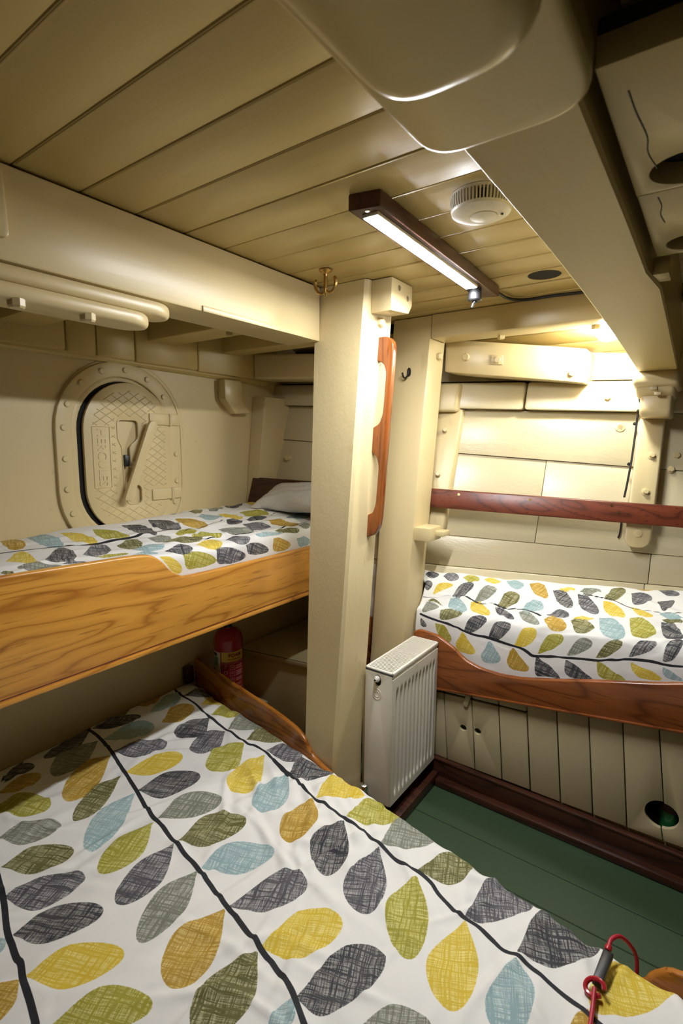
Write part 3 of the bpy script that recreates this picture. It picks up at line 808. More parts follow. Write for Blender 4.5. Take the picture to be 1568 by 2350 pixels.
LOWER_LEAVES = """O -1.89,1.226 -1.89,1.176 -1.89,1.106 -1.89,1.156
N -1.89,1.307 -1.787,1.198 -1.824,1.096 -1.89,1.206
S -1.765,1.262 -1.674,1.166 -1.693,1.065 -1.81,1.153
N -1.87,1.293 -1.798,1.335 -1.777,1.447 -1.875,1.387
O -1.89,1.357 -1.834,1.394 -1.89,1.468 -1.89,1.428
B -1.759,1.274 -1.669,1.34 -1.669,1.436 -1.768,1.403
M -1.89,1.498 -1.826,1.52 -1.89,1.629 -1.89,1.578
B -1.778,1.487 -1.74,1.544 -1.79,1.648 -1.854,1.615
M -1.667,1.465 -1.627,1.526 -1.674,1.629 -1.745,1.585
N -1.557,1.613 -1.481,1.513 -1.573,1.456 -1.608,1.548
G -1.433,1.585 -1.368,1.482 -1.443,1.425 -1.49,1.534
M -1.641,1.24 -1.52,1.117 -1.549,1.028 -1.679,1.156
G -1.651,1.254 -1.554,1.298 -1.549,1.407 -1.642,1.356
Y -1.518,1.217 -1.432,1.27 -1.435,1.39 -1.524,1.333
L -1.311,1.568 -1.233,1.456 -1.305,1.391 -1.376,1.493
Y -1.21,1.571 -1.103,1.424 -1.174,1.367 -1.232,1.464
O -1.515,1.206 -1.424,1.089 -1.441,1.006 -1.521,1.105
N -1.399,1.19 -1.301,1.223 -1.292,1.352 -1.405,1.312
B -1.075,1.547 -0.985,1.432 -1.036,1.349 -1.101,1.444
B -1.396,1.181 -1.297,1.064 -1.302,0.97 -1.41,1.062
S -1.241,1.151 -1.156,1.22 -1.153,1.322 -1.257,1.263
L -1.238,1.139 -1.159,1.043 -1.205,0.954 -1.268,1.041
O -1.118,1.131 -1.035,1.184 -1.024,1.303 -1.134,1.253
G -1.116,1.122 -1.045,1.024 -1.076,0.927 -1.144,1.017
B -1.001,1.117 -0.907,1.173 -0.886,1.274 -1.001,1.217
S -1.002,1.11 -0.931,1.009 -0.951,0.904 -1.03,1.008
G -0.859,1.085 -0.766,1.13 -0.738,1.238 -0.825,1.236
M -0.861,1.08 -0.78,0.97 -0.825,0.887 -0.903,0.966
O -0.72,1.048 -0.651,0.959 -0.693,0.864 -0.765,0.931
L -1.677,0.887 -1.567,0.923 -1.555,0.997 -1.686,0.967
S -1.539,0.841 -1.454,0.881 -1.448,0.976 -1.543,0.919
O -1.431,0.809 -1.337,0.859 -1.329,0.952 -1.431,0.896
G -1.325,0.777 -1.222,0.809 -1.222,0.927 -1.316,0.864
N -1.202,0.747 -1.109,0.785 -1.083,0.898 -1.196,0.842
Y -1.076,0.721 -0.976,0.762 -0.951,0.871 -1.062,0.813
L -0.939,0.71 -0.851,0.762 -0.814,0.848 -0.919,0.808
M -1.079,0.713 -1.034,0.684 -1.04,0.641 -1.106,0.672
B -1.204,0.737 -1.177,0.717 -1.193,0.696 -1.222,0.718
N -1.89,1.066 -1.851,1.022 -1.797,0.951 -1.865,1.009
N -1.785,0.952 -1.789,1.015 -1.808,1.059 -1.868,1.035
M -1.742,0.917 -1.695,0.971 -1.722,1.043 -1.774,0.997
N -1.79,1.658 -1.724,1.705 -1.71,1.759 -1.785,1.749
Y -1.676,1.661 -1.615,1.714 -1.604,1.739 -1.71,1.759
L -1.575,1.633 -1.493,1.658 -1.499,1.719 -1.604,1.739
S -1.436,1.598 -1.357,1.645 -1.349,1.699 -1.484,1.719
O -1.32,1.584 -1.233,1.644 -1.244,1.689 -1.349,1.699
G -1.225,1.59 -1.119,1.591 -1.108,1.659 -1.198,1.679
N -1.069,1.54 -1.009,1.545 -0.958,1.649 -1.097,1.638
Y -0.92,1.499 -0.856,1.537 -0.808,1.607 -0.945,1.631
L -0.792,1.483 -0.707,1.509 -0.672,1.608 -0.786,1.601
M -0.924,1.491 -0.852,1.42 -0.869,1.315 -0.949,1.379
N -0.79,1.471 -0.707,1.372 -0.734,1.293 -0.83,1.371
S -0.657,1.455 -0.599,1.495 -0.552,1.578 -0.672,1.608
G -0.658,1.452 -0.577,1.355 -0.583,1.257 -0.673,1.307
O -0.541,1.453 -0.441,1.461 -0.432,1.568 -0.492,1.568
L -0.535,1.441 -0.448,1.332 -0.45,1.225 -0.553,1.313
G -0.383,1.386 -0.322,1.422 -0.266,1.538 -0.372,1.548
N -0.257,1.374 -0.174,1.4 -0.116,1.528 -0.236,1.538
Y -0.378,1.384 -0.312,1.293 -0.324,1.185 -0.41,1.247
B -0.256,1.362 -0.202,1.316 -0.213,1.207 -0.277,1.238
Y -0.719,1.054 -0.631,1.086 -0.605,1.207 -0.705,1.181
N -0.586,1.018 -0.515,1.038 -0.48,1.193 -0.57,1.168
S -0.463,1.043 -0.387,1.066 -0.341,1.134 -0.424,1.129
B -0.592,1.016 -0.563,0.989 -0.575,0.942 -0.605,0.969
Y 0.034,1.498 -0.023,1.399 -0.109,1.359 -0.071,1.508
M -0.108,1.345 -0.088,1.334 -0.124,1.271 -0.127,1.317
L -0.101,1.518 -0.116,1.518 -0.176,1.528 -0.146,1.508
O -0.206,1.518 -0.221,1.528 -0.251,1.538 -0.236,1.528"""
LOWER_STEMS = """-1.89,1.287 -1.859,1.283 -1.744,1.27 -1.642,1.248 -1.503,1.215 -1.334,1.169 -1.243,1.148 -1.115,1.126 -0.992,1.11 -0.86,1.084 -0.717,1.053 -0.617,1.031 -0.539,0.992
-1.89,1.689 -1.803,1.658 -1.687,1.649 -1.554,1.611 -1.457,1.597 -1.313,1.573 -1.274,1.584 -1.201,1.579 -1.068,1.534 -1.171,1.571 -1.086,1.549 -0.966,1.508 -0.905,1.491 -0.791,1.477 -0.718,1.469 -0.643,1.453 -0.583,1.444 -0.54,1.451 -0.494,1.438 -0.456,1.413 -0.384,1.386 -0.347,1.389 -0.293,1.365 -0.256,1.368 -0.148,1.345 -0.123,1.34 -0.036,1.322
-1.43,0.798 -1.389,0.791 -1.307,0.771 -1.227,0.746 -1.179,0.737 -1.134,0.729 -1.114,0.729 -1.067,0.715 -1.007,0.704 -0.96,0.693"""
RIGHT_LEAVES = """N -1.024,0.038 -0.988,0.054 -0.965,0.03 -1.002,0.015
G -0.945,0.041 -0.905,0.065 -0.875,0.046 -0.924,0.013
L -0.86,0.047 -0.817,0.072 -0.792,0.041 -0.839,0.018
Y -0.775,0.037 -0.734,0.071 -0.704,0.049 -0.751,0.017
B -0.685,0.049 -0.633,0.098 -0.61,0.068 -0.657,0.026
M -0.592,0.062 -0.551,0.129 -0.501,0.146 -0.553,0.041
Y -0.474,0.086 -0.444,0.097 -0.423,0.059 -0.455,0.046
S -0.404,0.076 -0.366,0.123 -0.328,0.073 -0.374,0.04
M -0.222,0.013 -0.186,0.03 -0.153,0.013 -0.187,0.013
G -0.141,0.013 -0.103,0.076 -0.067,0.062 -0.095,0.013
N -1.016,0.091 -0.991,0.116 -0.977,0.083 -1.004,0.066
Y -0.965,0.14 -0.936,0.118 -0.887,0.087 -0.948,0.079
N -0.874,0.148 -0.833,0.153 -0.8,0.09 -0.85,0.08
S -0.772,0.177 -0.731,0.167 -0.704,0.1 -0.757,0.093
O -0.677,0.199 -0.628,0.204 -0.605,0.145 -0.658,0.111
B -0.582,0.225 -0.531,0.239 -0.501,0.206 -0.55,0.164
N -0.496,0.095 -0.452,0.184 -0.403,0.194 -0.448,0.097
G -0.404,0.107 -0.373,0.203 -0.308,0.243 -0.356,0.136
O -0.307,0.144 -0.266,0.151 -0.247,0.046 -0.289,0.043
G -0.226,0.064 -0.202,0.176 -0.153,0.116 -0.183,0.053
N -0.134,0.13 -0.105,0.222 -0.078,0.135 -0.106,0.124
Y -0.309,0.151 -0.284,0.241 -0.217,0.285 -0.261,0.186
Y -0.213,0.198 -0.175,0.262 -0.133,0.264 -0.173,0.22
B -0.12,0.238 -0.087,0.283 -0.044,0.281 -0.078,0.237
O -0.982,0.167 -0.942,0.168 -0.894,0.195 -0.951,0.153
S -0.983,0.227 -0.952,0.22 -0.915,0.195 -0.976,0.169
B -0.879,0.155 -0.867,0.206 -0.789,0.226 -0.834,0.164
Y -0.785,0.18 -0.765,0.226 -0.692,0.241 -0.744,0.182
O -0.901,0.215 -0.886,0.258 -0.802,0.239 -0.859,0.213
N -0.685,0.2 -0.66,0.235 -0.594,0.266 -0.631,0.222
S -0.587,0.23 -0.551,0.281 -0.493,0.306 -0.537,0.246
G -0.481,0.265 -0.441,0.267 -0.403,0.25 -0.445,0.217
M -0.485,0.277 -0.448,0.337 -0.396,0.334 -0.44,0.272
O -0.392,0.286 -0.358,0.358 -0.304,0.342 -0.351,0.28
Y -0.388,0.274 -0.357,0.286 -0.315,0.285 -0.355,0.258
B -0.3,0.284 -0.272,0.377 -0.205,0.395 -0.244,0.3
L -0.204,0.291 -0.178,0.393 -0.115,0.377 -0.158,0.294
N -0.107,0.302 -0.091,0.381 -0.036,0.409 -0.065,0.317
O -0.109,0.29 -0.079,0.306 -0.042,0.306 -0.074,0.282
N -0.784,0.308 -0.739,0.316 -0.696,0.265 -0.757,0.253
N -0.682,0.342 -0.639,0.35 -0.596,0.295 -0.656,0.278
Y -0.577,0.378 -0.528,0.392 -0.496,0.342 -0.543,0.317
L -0.487,0.428 -0.431,0.415 -0.399,0.375 -0.452,0.36
S -0.385,0.442 -0.342,0.438 -0.3,0.406 -0.347,0.386
O -0.287,0.459 -0.242,0.457 -0.206,0.422 -0.254,0.41
N -0.185,0.475 -0.139,0.465 -0.106,0.432 -0.156,0.415
N -0.084,0.496 -0.051,0.484 -0.035,0.424 -0.075,0.431
N -0.985,0.25 -0.98,0.284 -0.953,0.287 -0.966,0.264
L -0.917,0.27 -0.89,0.328 -0.837,0.359 -0.863,0.292
Y -0.789,0.314 -0.728,0.398 -0.764,0.411 -0.814,0.376
B -0.675,0.348 -0.625,0.429 -0.659,0.45 -0.705,0.424
M -0.581,0.383 -0.514,0.479 -0.545,0.496 -0.598,0.449
N -0.49,0.43 -0.397,0.527 -0.447,0.521 -0.488,0.507
N -0.384,0.453 -0.288,0.545 -0.334,0.537 -0.381,0.51
L -0.281,0.467 -0.182,0.557 -0.228,0.551 -0.271,0.524
Y -0.178,0.488 -0.082,0.55 -0.125,0.554 -0.161,0.533
B -0.083,0.512 -0.023,0.561 -0.045,0.56 -0.076,0.542"""
RIGHT_STEMS = """-1.004,0.146 -0.958,0.145 -0.844,0.145 -0.804,0.157 -0.752,0.185 -0.692,0.185 -0.652,0.207 -0.6,0.218 -0.558,0.226 -0.499,0.262
-0.375,0.116 -0.328,0.13 -0.273,0.155 -0.209,0.207 -0.145,0.224 -0.046,0.245
-0.988,0.234 -0.895,0.264 -0.804,0.3 -0.738,0.328 -0.666,0.344 -0.585,0.374 -0.526,0.412 -0.488,0.434 -0.384,0.448 -0.297,0.466 -0.162,0.484 -0.079,0.503 -0.026,0.516"""
UPPER_LEAVES = """M 0.676,0.044 0.648,0.182 0.697,0.178 0.733,0.016
B 0.76,0.026 0.73,0.223 0.779,0.247 0.815,0.057
Y 0.848,0.074 0.829,0.214 0.876,0.27 0.889,0.155
L 0.944,0.11 0.914,0.234 0.982,0.283 1.002,0.166
N 1.076,0.079 1.047,0.217 1.077,0.305 1.13,0.13
N 1.192,0.078 1.137,0.218 1.197,0.281 1.235,0.147
M 1.268,0.145 1.234,0.259 1.303,0.306 1.336,0.194
L 1.127,0.342 1.152,0.354 1.231,0.334 1.19,0.29
O 1.422,0.034 1.404,0.11 1.483,0.055 1.462,0.036
S 1.324,0.026 1.325,0.059 1.407,0 1.352,0.031
S 1.514,0.047 1.5,0.108 1.597,0.062 1.572,0.031
N 1.627,0.031 1.626,0.111 1.751,0.026 1.682,0.021
Y 1.765,0.036 1.748,0.1 1.836,0.06 1.834,0
B 1.389,0.135 1.375,0.215 1.468,0.202 1.456,0.131
Y 1.496,0.141 1.476,0.234 1.526,0.268 1.528,0.176
L 1.58,0.189 1.564,0.275 1.676,0.279 1.626,0.212
N 1.7,0.185 1.684,0.265 1.843,0.255 1.808,0.158
N 1.445,0.256 1.405,0.314 1.467,0.327 1.496,0.254
N 1.523,0.294 1.499,0.343 1.61,0.329 1.594,0.286
B 1.709,0.356 1.714,0.41 1.835,0.391 1.826,0.326
N 1.858,0.133 1.843,0.198 1.91,0.203 1.917,0.13
M 1.576,0.35 1.575,0.446 1.688,0.449 1.645,0.395
G 1.445,0.35 1.417,0.441 1.531,0.432 1.507,0.36
S 1.317,0.35 1.312,0.431 1.411,0.453 1.39,0.369
L 1.174,0.368 1.208,0.406 1.273,0.426 1.255,0.36
S 1.02,0.332 1.02,0.4 1.085,0.376 1.082,0.317
O 1.028,0.409 1.072,0.448 1.187,0.42 1.15,0.369
O 0.906,0.332 0.908,0.399 0.973,0.377 0.98,0.297
B 0.912,0.411 0.949,0.444 1.009,0.446 0.991,0.394
G 0.776,0.369 0.793,0.412 0.87,0.364 0.867,0.278
N 0.66,0.383 0.686,0.41 0.749,0.386 0.76,0.269
Y 0.587,0.314 0.612,0.355 0.637,0.391 0.658,0.246
S 0.583,0.391 0.613,0.444 0.683,0.441 0.63,0.392
O 0.54,0.402 0.543,0.433 0.562,0.43 0.558,0.388
G 0.686,0.422 0.711,0.433 0.751,0.44 0.726,0.416
L 0.793,0.418 0.838,0.43 0.893,0.424 0.851,0.408
B 0.893,0.436 0.934,0.466 0.97,0.471 0.943,0.441
N 0.992,0.466 1.026,0.499 1.086,0.494 1.054,0.46
Y 1.123,0.462 1.152,0.503 1.222,0.489 1.208,0.43
G 1.266,0.447 1.28,0.505 1.348,0.501 1.318,0.46
B 1.376,0.489 1.418,0.506 1.537,0.495 1.447,0.485
O 1.5,0.48 1.548,0.497 1.636,0.5 1.583,0.464
Y 0.954,0.499 1.002,0.562 1.031,0.551 0.997,0.511
L 1.038,0.505 1.06,0.558 1.175,0.552 1.118,0.511
G 1.181,0.505 1.195,0.564 1.311,0.562 1.256,0.516
N 1.316,0.514 1.339,0.558 1.441,0.565 1.388,0.523
M 1.469,0.516 1.475,0.568 1.565,0.556 1.511,0.517
B 1.602,0.527 1.633,0.57 1.7,0.566 1.663,0.533
S 1.669,0.462 1.675,0.498 1.721,0.487 1.724,0.453"""
UPPER_STEMS = """0.611,0.216 0.671,0.242 0.748,0.254 0.842,0.27 0.91,0.281 1.023,0.281 1.174,0.26
1.197,0.307 1.295,0.3 1.434,0.241
1.122,0.43 1.24,0.422
1.324,0.441 1.447,0.459 1.77,0.445
1.664,0.298 1.849,0.25"""
def polar(seg, w):
    """walk a cross-section given as (a, b) arrays of shape (k, n); w (n,) metres of cloth from its first point"""
    A, B = seg
    d = np.hypot(np.diff(A, axis=0), np.diff(B, axis=0))
    acc = np.vstack([np.zeros((1, A.shape[1])), np.cumsum(d, axis=0)])
    a = np.empty_like(w); b = np.empty_like(w)
    k = np.clip((acc[1:-1] <= w).sum(0), 0, len(d) - 1)
    j = np.arange(len(w))
    t = np.maximum((w - acc[k, j]) / np.maximum(d[k, j], 1e-6), 0)
    return A[k, j] + (A[k + 1, j] - A[k, j]) * t, B[k, j] + (B[k + 1, j] - B[k, j]) * t
def section(pts, n, soft=None):
    """round the corners of a polyline of n-vectors (Chaikin, twice)"""
    P = [np.vstack([np.broadcast_to(p[0], n), np.broadcast_to(p[1], n)]).astype(float) for p in pts]
    for _ in range(3):
        Q = [P[0]]
        for p, q in zip(P[:-1], P[1:]):
            Q += [p * .75 + q * .25, p * .25 + q * .75]
        Q.append(P[-1]); P = Q
    return np.array([p[0] for p in P]), np.array([p[1] for p in P])
def creases(a, b, seed, n, ra, rb, amp, lean, spread):
    """soft folds in the cloth: long low ridges, each with its own place, length and direction"""
    g = np.random.RandomState(seed)
    h = np.zeros_like(a)
    for _ in range(n):
        ca, cb = g.uniform(*ra), g.uniform(*rb)
        t = lean + g.normal(0, spread)
        L, W, A = g.uniform(.07, .24), g.uniform(.008, .020), g.uniform(.35, 1) * amp
        c, s = np.cos(t), np.sin(t)
        p, q = (a - ca) * c + (b - cb) * s, -(a - ca) * s + (b - cb) * c
        q = q + .10 * p * np.sin(p * 14 + ca * 40)
        k = np.abs(p) < 2.2 * L
        h[k] += A * np.exp(-(p[k] / L) ** 2) * (np.exp(-(q[k] / W) ** 2) - .45 * np.exp(-((q[k] - 1.6 * W) / (1.5 * W)) ** 2))
    return h
def lower_edge(x):
    return 1.405 - 0.150 * (x + 1.7) + .004 * np.sin(5 * x)
def surf_lower(u, w):
    """u = X, w measured from Y = -0.35 towards the aisle, then over the edge"""
    u = np.asarray(u, float); w = np.asarray(w, float); n = u.shape
    u = u.ravel(); w = w.ravel(); N = len(u)
    e = lower_edge(u)
    zt = .338 + 0 * u
    pts = [(-.35 + 0 * u, zt - .03), (.55 + 0 * u, zt - .004), (.95 + 0 * u, zt), (e - .08, zt + .002), (e, zt - .004), (e + .012, zt - .06), (e + .014, zt - .17)]
    y, z = polar(section(pts, N), w)
    side = np.clip((y - e + .1) / .1, 0, 1)
    z = z + .0035 * np.sin(13 * u + 5 * y) + .003 * np.sin(7 * u - 11 * y + 1) + .0016 * np.sin(31 * u + 9 * y) + .0012 * np.sin(23 * y - 17 * u + 2)
    z = z + side * .003 * np.sin(38 * u + 1.0) * np.sin(7 * u) + creases(u, y, 5, 150, (-1.9, .3), (.2, 1.4), .0075, .9, .55) + creases(u, y, 8, 40, (-1.2, .2), (.9, 1.35), .009, -.75, .25)
    y = y + np.clip((y - e + .02) / .03, 0, 1) * .004 * np.sin(21 * u) * np.sin(6 * u + 1)
    k = np.clip((-1.80 - u) / .09, 0, 1)
    z = z - .012 * k * k
    return np.stack([u, y, z], -1).reshape(n + (3,))
def bunk_top(x):
    return np.interp(x, [-1.6, -.97, -.872, -.80, -.753, -.68, -.60, -.525, -.40, -.25, -.102, -.02, .3], [.656, .656, .648, .612, .576, .556, .554, .562, .592, .632, .668, .692, .77])
def surf_right(u, w):
    """u = X, w measured from the ship's side to the aisle, then down the front"""
    u = np.asarray(u, float); w = np.asarray(w, float); n = u.shape
    u = u.ravel(); w = w.ravel(); N = len(u)
    zb = .868 + .012 * np.sin(3 * u)
    yb = hull_y(u, zb, .012)
    lip = .735 + .055 * (u + .9)
    bt = bunk_top(u) - .09
    yf = 1.985 + 0 * u
    pts = [(yb, zb - .004), (yb - .02, zb + .004), (yb * .5 + yf * .5, (zb + lip) / 2 + .022), (yf + .02, lip + .008), (yf - .018, lip - .012), (yf - .030, (lip + bt) / 2), (yf - .030, bt)]
    y, z = polar(section(pts, N), w)
    z = z + .003 * np.sin(21 * u + 9 * y) + .0025 * np.sin(11 * u - 17 * y + 1)
    z = z + creases(u, y + z, 11, 70, (-1.0, .2), (2.5, 3.1), .007, .25, .45)
    y = y + .0035 * np.sin(27 * u + 11 * z) * np.sin(8 * u + 1) * np.clip((2.02 - y) / .03, 0, 1)
    return np.stack([u, y, z], -1).reshape(n + (3,))
def surf_upper(u, w):
    """u = Y, w measured from the bulkhead to the leeboard, then down the front"""
    u = np.asarray(u, float); w = np.asarray(w, float); n = u.shape
    u = u.ravel(); w = w.ravel(); N = len(u)
    zb = 1.118 + .020 * (u - .75)
    zf = 1.092 - .004 * (u - .5)
    pts = [(-1.893 + 0 * u, zb - .01), (-1.86 + 0 * u, zb + .004), (-1.64 + 0 * u, (zb + zf) / 2 + .008), (-1.430 + 0 * u, zf), (-1.392 + 0 * u, zf - .018), (-1.392 + 0 * u, 1.03 + 0 * u), (-1.396 + 0 * u, .96 + 0 * u)]
    x, z = polar(section(pts, N), w)
    z = z + .003 * np.sin(14 * u + 13 * x) + .0022 * np.sin(19 * u - 8 * x + 1) 
    z = z + creases(u, x, 17, 70, (.3, 1.9), (-1.9, -1.4), .006, .3, .5)
    x = x + .003 * np.sin(25 * u) * np.clip((x + 1.42) / .03, 0, 1)
    return np.stack([x, u, z], -1).reshape(n + (3,))
ud = bedding('upper_duvet', surf_upper, np.linspace(-.6, 2.0, 330), np.linspace(0, .635, 100), UPPER_LEAVES, UPPER_STEMS, [.010, .007, .006, .006, .006], (-1.55, .8, 1.1), clampu=cl_up, depth=.09)
tag(ud, 'leaf-printed duvet on the upper berth, behind the golden leeboard', 'duvet', 'leaf-printed duvets')
# pillow against the headboard
def pillow_bm(c, dx, dy, dz, n=34):
    bm = bmesh.new()
    for side in (1, -1):
        vs = []
        for i in range(n + 1):
            row = []
            for j in range(n + 1):
                a, b_ = 2 * i / n - 1, 2 * j / n - 1
                fx = 1 - .07 * (1 - b_ * b_) ; fy = 1 - .09 * (1 - a * a)
                hgt = ((1 - abs(a) ** 2.6) * (1 - abs(b_) ** 2.6)) ** .55
                wr = .004 * math.sin(9 * a + 4 * b_) + .003 * math.sin(15 * b_ - 6 * a)
                row.append(bm.verts.new((a * dx * fx, b_ * dy * fy, side * (hgt * dz + wr * hgt) * (1 if side > 0 else .7))))
            vs.append(row)
        for i in range(n):
            for j in range(n): bm.faces.new((vs[i][j], vs[i + 1][j], vs[i + 1][j + 1], vs[i][j + 1]))
    bmesh.ops.remove_doubles(bm, verts=bm.verts, dist=1e-4)
    bmesh.ops.recalc_face_normals(bm, faces=bm.faces)
    rot = Matrix.Rotation(math.radians(12), 4, 'Z') @ Matrix.Rotation(math.radians(20), 4, 'X')
    bmesh.ops.transform(bm, verts=bm.verts, matrix=Matrix.Translation(c) @ rot)
    return bm
pw = obj('pillow', pillow_bm((-1.530, 1.845, 1.178), .245, .13, .056), 'pillow', base=(-1.6, 1.80, 1.13), angle=60)
tag(pw, 'plump white pillow against the dark headboard of the upper berth', 'pillow')

# ---------------------------------------------------------------- lower berth
ld = bedding('lower_duvet', surf_lower, np.linspace(-1.888, .36, 400), np.linspace(-.0, 1.95, 330), LOWER_LEAVES, LOWER_STEMS, [.0125, .0105, .0135], (-.9, .6, .3), depth=.12)
tag(ld, 'large leaf-printed duvet spread over the lower berth in the foreground', 'duvet', 'leaf-printed duvets')
lbth = empty('lower_berth', (-.8, 1.3, 0), 'varnished footboard and base of the lower berth, curved down at the post', 'berth')
def berth_plate(poly, d0, d1, bev, mat, nm):
    f = lambda a, b_, t: (a, 1.405 - .150 * (a + 1.7) + t, b_)
    return obj(nm, plate(poly, [], f, d0, d1, bev, 3), mat, lbth)
bp = catmull([(-1.885, .436, 0), (-1.70, .427, 0), (-1.50, .418, 0), (-1.33, .411, 0), (-1.23, .402, 0), (-1.165, .390, 0), (-1.12, .368, 0), (-1.075, .322, 0), (-.95, .296, 0), (-.72, .290, 0), (-.60, .262, 0), (-.30, .25, 0), (-.06, .27, 0), (-.01, .325, 0), (.05, .365, 0), (.3, .40, 0)], 4)
berth_plate([(-1.885, .06), (.30, .06)] + [(p.x, p.y) for p in reversed(bp)], .015, .036, .008, 'pine_x', 'footboard')
obj('base', hexa([(-1.89, -.4, -.0), (.3, -.4, 0), (.3, 1.05, 0), (-1.89, 1.375, 0), (-1.89, -.4, .16), (.3, -.4, .16), (.3, 1.05, .16), (-1.89, 1.375, .16)], .004), 'cream', lbth)
obj('corner_cleat', box((-1.895, 1.385, .335), (-1.865, 1.43, .415), .006), 'dark_wood', lbth)

# red cord with a black toggle lying over the edge of the lower duvet
cd = empty('lanyard', (-.098, 1.10, .355), 'red cord with a black tag lying over the edge of the lower duvet', 'lanyard')
obj('cord', tube([(-.088, .80, .352), (-.095, .90, .353), (-.099, .98, .356), (-.103, 1.025, .366)], .0042, 10), 'cord', cd)
obj('cord', tube([(-.094, 1.128, .374), (-.091, 1.145, .379), (-.078, 1.168, .374), (-.060, 1.185, .352), (-.045, 1.20, .315), (-.04, 1.205, .26)], .0042, 10), 'cord', cd)
obj('tag', hexa([(-.111, 1.042, .352), (-.091, 1.040, .352), (-.082, 1.118, .360), (-.102, 1.120, .360), (-.111, 1.042, .366), (-.091, 1.040, .366), (-.082, 1.118, .374), (-.102, 1.120, .374)], .003), 'black', cd)
obj('ring', tube([(-.103 + .017 * math.cos(t), 1.030 + .012 * math.sin(t), .362 + .010 * math.sin(t * 1.0 + .6)) for t in [i * .55 for i in range(11)]], .0048, 8, 3), 'red_plastic', cd)
obj('knot', lathe([(0, -.009), (.006, -.006), (.0075, 0), (.006, .006), (0, .009)], (-.094, 1.126, .372), (.2, 1, .3), 14), 'red_plastic', cd)

# ---------------------------------------------------------------- locker and extinguisher behind the footboard
lo = empty('locker', (-1.6, 1.95, 0), 'cream locker box with a flat lid between bulkhead and post', 'locker')
fdir = lambda x: 1.722 + .19 * (x + 1.87)
obj('body', hexa([(-1.888, fdir(-1.888), 0), (-1.26, fdir(-1.26), 0), (-1.26, 2.40, 0), (-1.888, 2.40, 0), (-1.888, fdir(-1.888), .372), (-1.26, fdir(-1.26), .372), (-1.26, 2.40, .372), (-1.888, 2.40, .372)], .003), 'cream', lo)
obj('lid', hexa([(-1.884, fdir(-1.888) - .012, .376), (-1.25, fdir(-1.26) - .012, .376), (-1.25, 2.40, .376), (-1.884, 2.40, .376), (-1.884, fdir(-1.888) - .012, .399), (-1.25, fdir(-1.26) - .012, .399), (-1.25, 2.40, .399), (-1.884, 2.40, .399)], .004), 'cream', lo)
obj('lid_seam', hexa([(-1.884, fdir(-1.888) - .008, .3985), (-1.25, fdir(-1.26) - .008, .3985), (-1.25, fdir(-1.26) - .003, .3985), (-1.884, fdir(-1.888) - .003, .3985), (-1.884, fdir(-1.888) - .008, .3997), (-1.25, fdir(-1.26) - .008, .3997), (-1.25, fdir(-1.26) - .003, .3997), (-1.884, fdir(-1.888) - .003, .3997)], 0), 'iron', lo)
obj('corner_bead', box((-1.425, fdir(-1.42) - .008, .0), (-1.405, fdir(-1.41) + .01, .368), .004), 'cream', lo)

EX, EY, ER, EZ = -1.748, 1.535, .0650, .19
ex = empty('fire_extinguisher', (EX, EY, EZ), 'red foam fire extinguisher standing behind the lower berth footboard', 'extinguisher')
obj('cylinder', lathe([(ER - .004, 0), (ER, .004), (ER, .355), (ER - .003, .372), (ER - .014, .388), (ER - .034, .398), (.018, .402), (.018, .410)], (EX, EY, EZ), (0, 0, 1), 48), 'red', ex)
obj('valve', lathe([(.017, .40), (.019, .412), (.014, .424), (.014, .44)], (EX, EY, EZ), (0, 0, 1), 20), 'black', ex)
obj('handle', box((EX - .012, EY - .018, EZ + .418), (EX + .012, EY + .085, EZ + .428), .003), 'black', ex)
obj('handle', hexa([(EX - .010, EY - .018, EZ + .432), (EX + .010, EY - .018, EZ + .432), (EX + .010, EY + .078, EZ + .450), (EX - .010, EY + .078, EZ + .450), (EX - .010, EY - .018, EZ + .436), (EX + .010, EY - .018, EZ + .436), (EX + .010, EY + .078, EZ + .455), (EX - .010, EY + .078, EZ + .455)], .001), 'red', ex)
A0 = math.atan2(-EY, -EX)            # bearing of the aisle from the cylinder
def wrap(a_off):
    return lambda x, y, d: (EX + (ER + d + .0004) * math.cos(A0 + a_off + x / ER), EY + (ER + d + .0004) * math.sin(A0 + a_off + x / ER), EZ + y)
def patch(x0, x1, y0, y1, mat, name, lift=.0, n=14):
    f = wrap(0)
    bm = bmesh.new()
    rows = [[bm.verts.new(f(x0 + (x1 - x0) * i / n, y, lift + dd)) for i in range(n + 1)] for y, dd in ((y0, -.0006), (y0, .0003), (y1, .0003), (y1, -.0006))]
    for a, b_ in zip(rows[:-1], rows[1:]):
        for i in range(n): bm.faces.new((a[i], a[i + 1], b_[i + 1], b_[i]))
    bmesh.ops.recalc_face_normals(bm, faces=bm.faces)
    return obj(name, bm, mat, ex)
def print_(s, size, x, y, mat, bold=0, squash=1.0):
    f = wrap(0)
    bm = text_bm(s, size, lambda a, b_, d: f(x + a * squash, y + b_, d + .0007), .0003, bold)
    return obj('lettering', bm, mat, ex, smooth=False)
patch(-.033, .078, .262, .308, 'label_yellow', 'label_band')
patch(-.115, -.038, .040, .306, 'label_white', 'label_panel')
patch(-.103, -.058, .286, .300, 'label_dark', 'label_mark', .0005)
patch(-.082, -.052, .240, .282, 'label_green', 'label_mark', .0005)
print_('FOAM', .023, .030, .292, 'label_red', .0008)
print_('FIRE EXTINGUISHER', .0068, .026, .2735, 'label_red', .0002)
for s, y in (('P', .240), ('O', .211), ('W', .181)): print_(s, .025, -.014, y, 'label_white')
for x0, x1, y0, y1 in ((-.030, .075, .2555, .2568), (-.030, -.0288, .05, .256), (.004, .0048, .10, .256), (.026, .0268, .10, .256), (.004, .026, .226, .2268), (.004, .026, .196, .1968), (.004, .026, .166, .1668)):
    patch(x0, x1, y0, y1, 'label_pink', 'label_rule', .0004, 6)
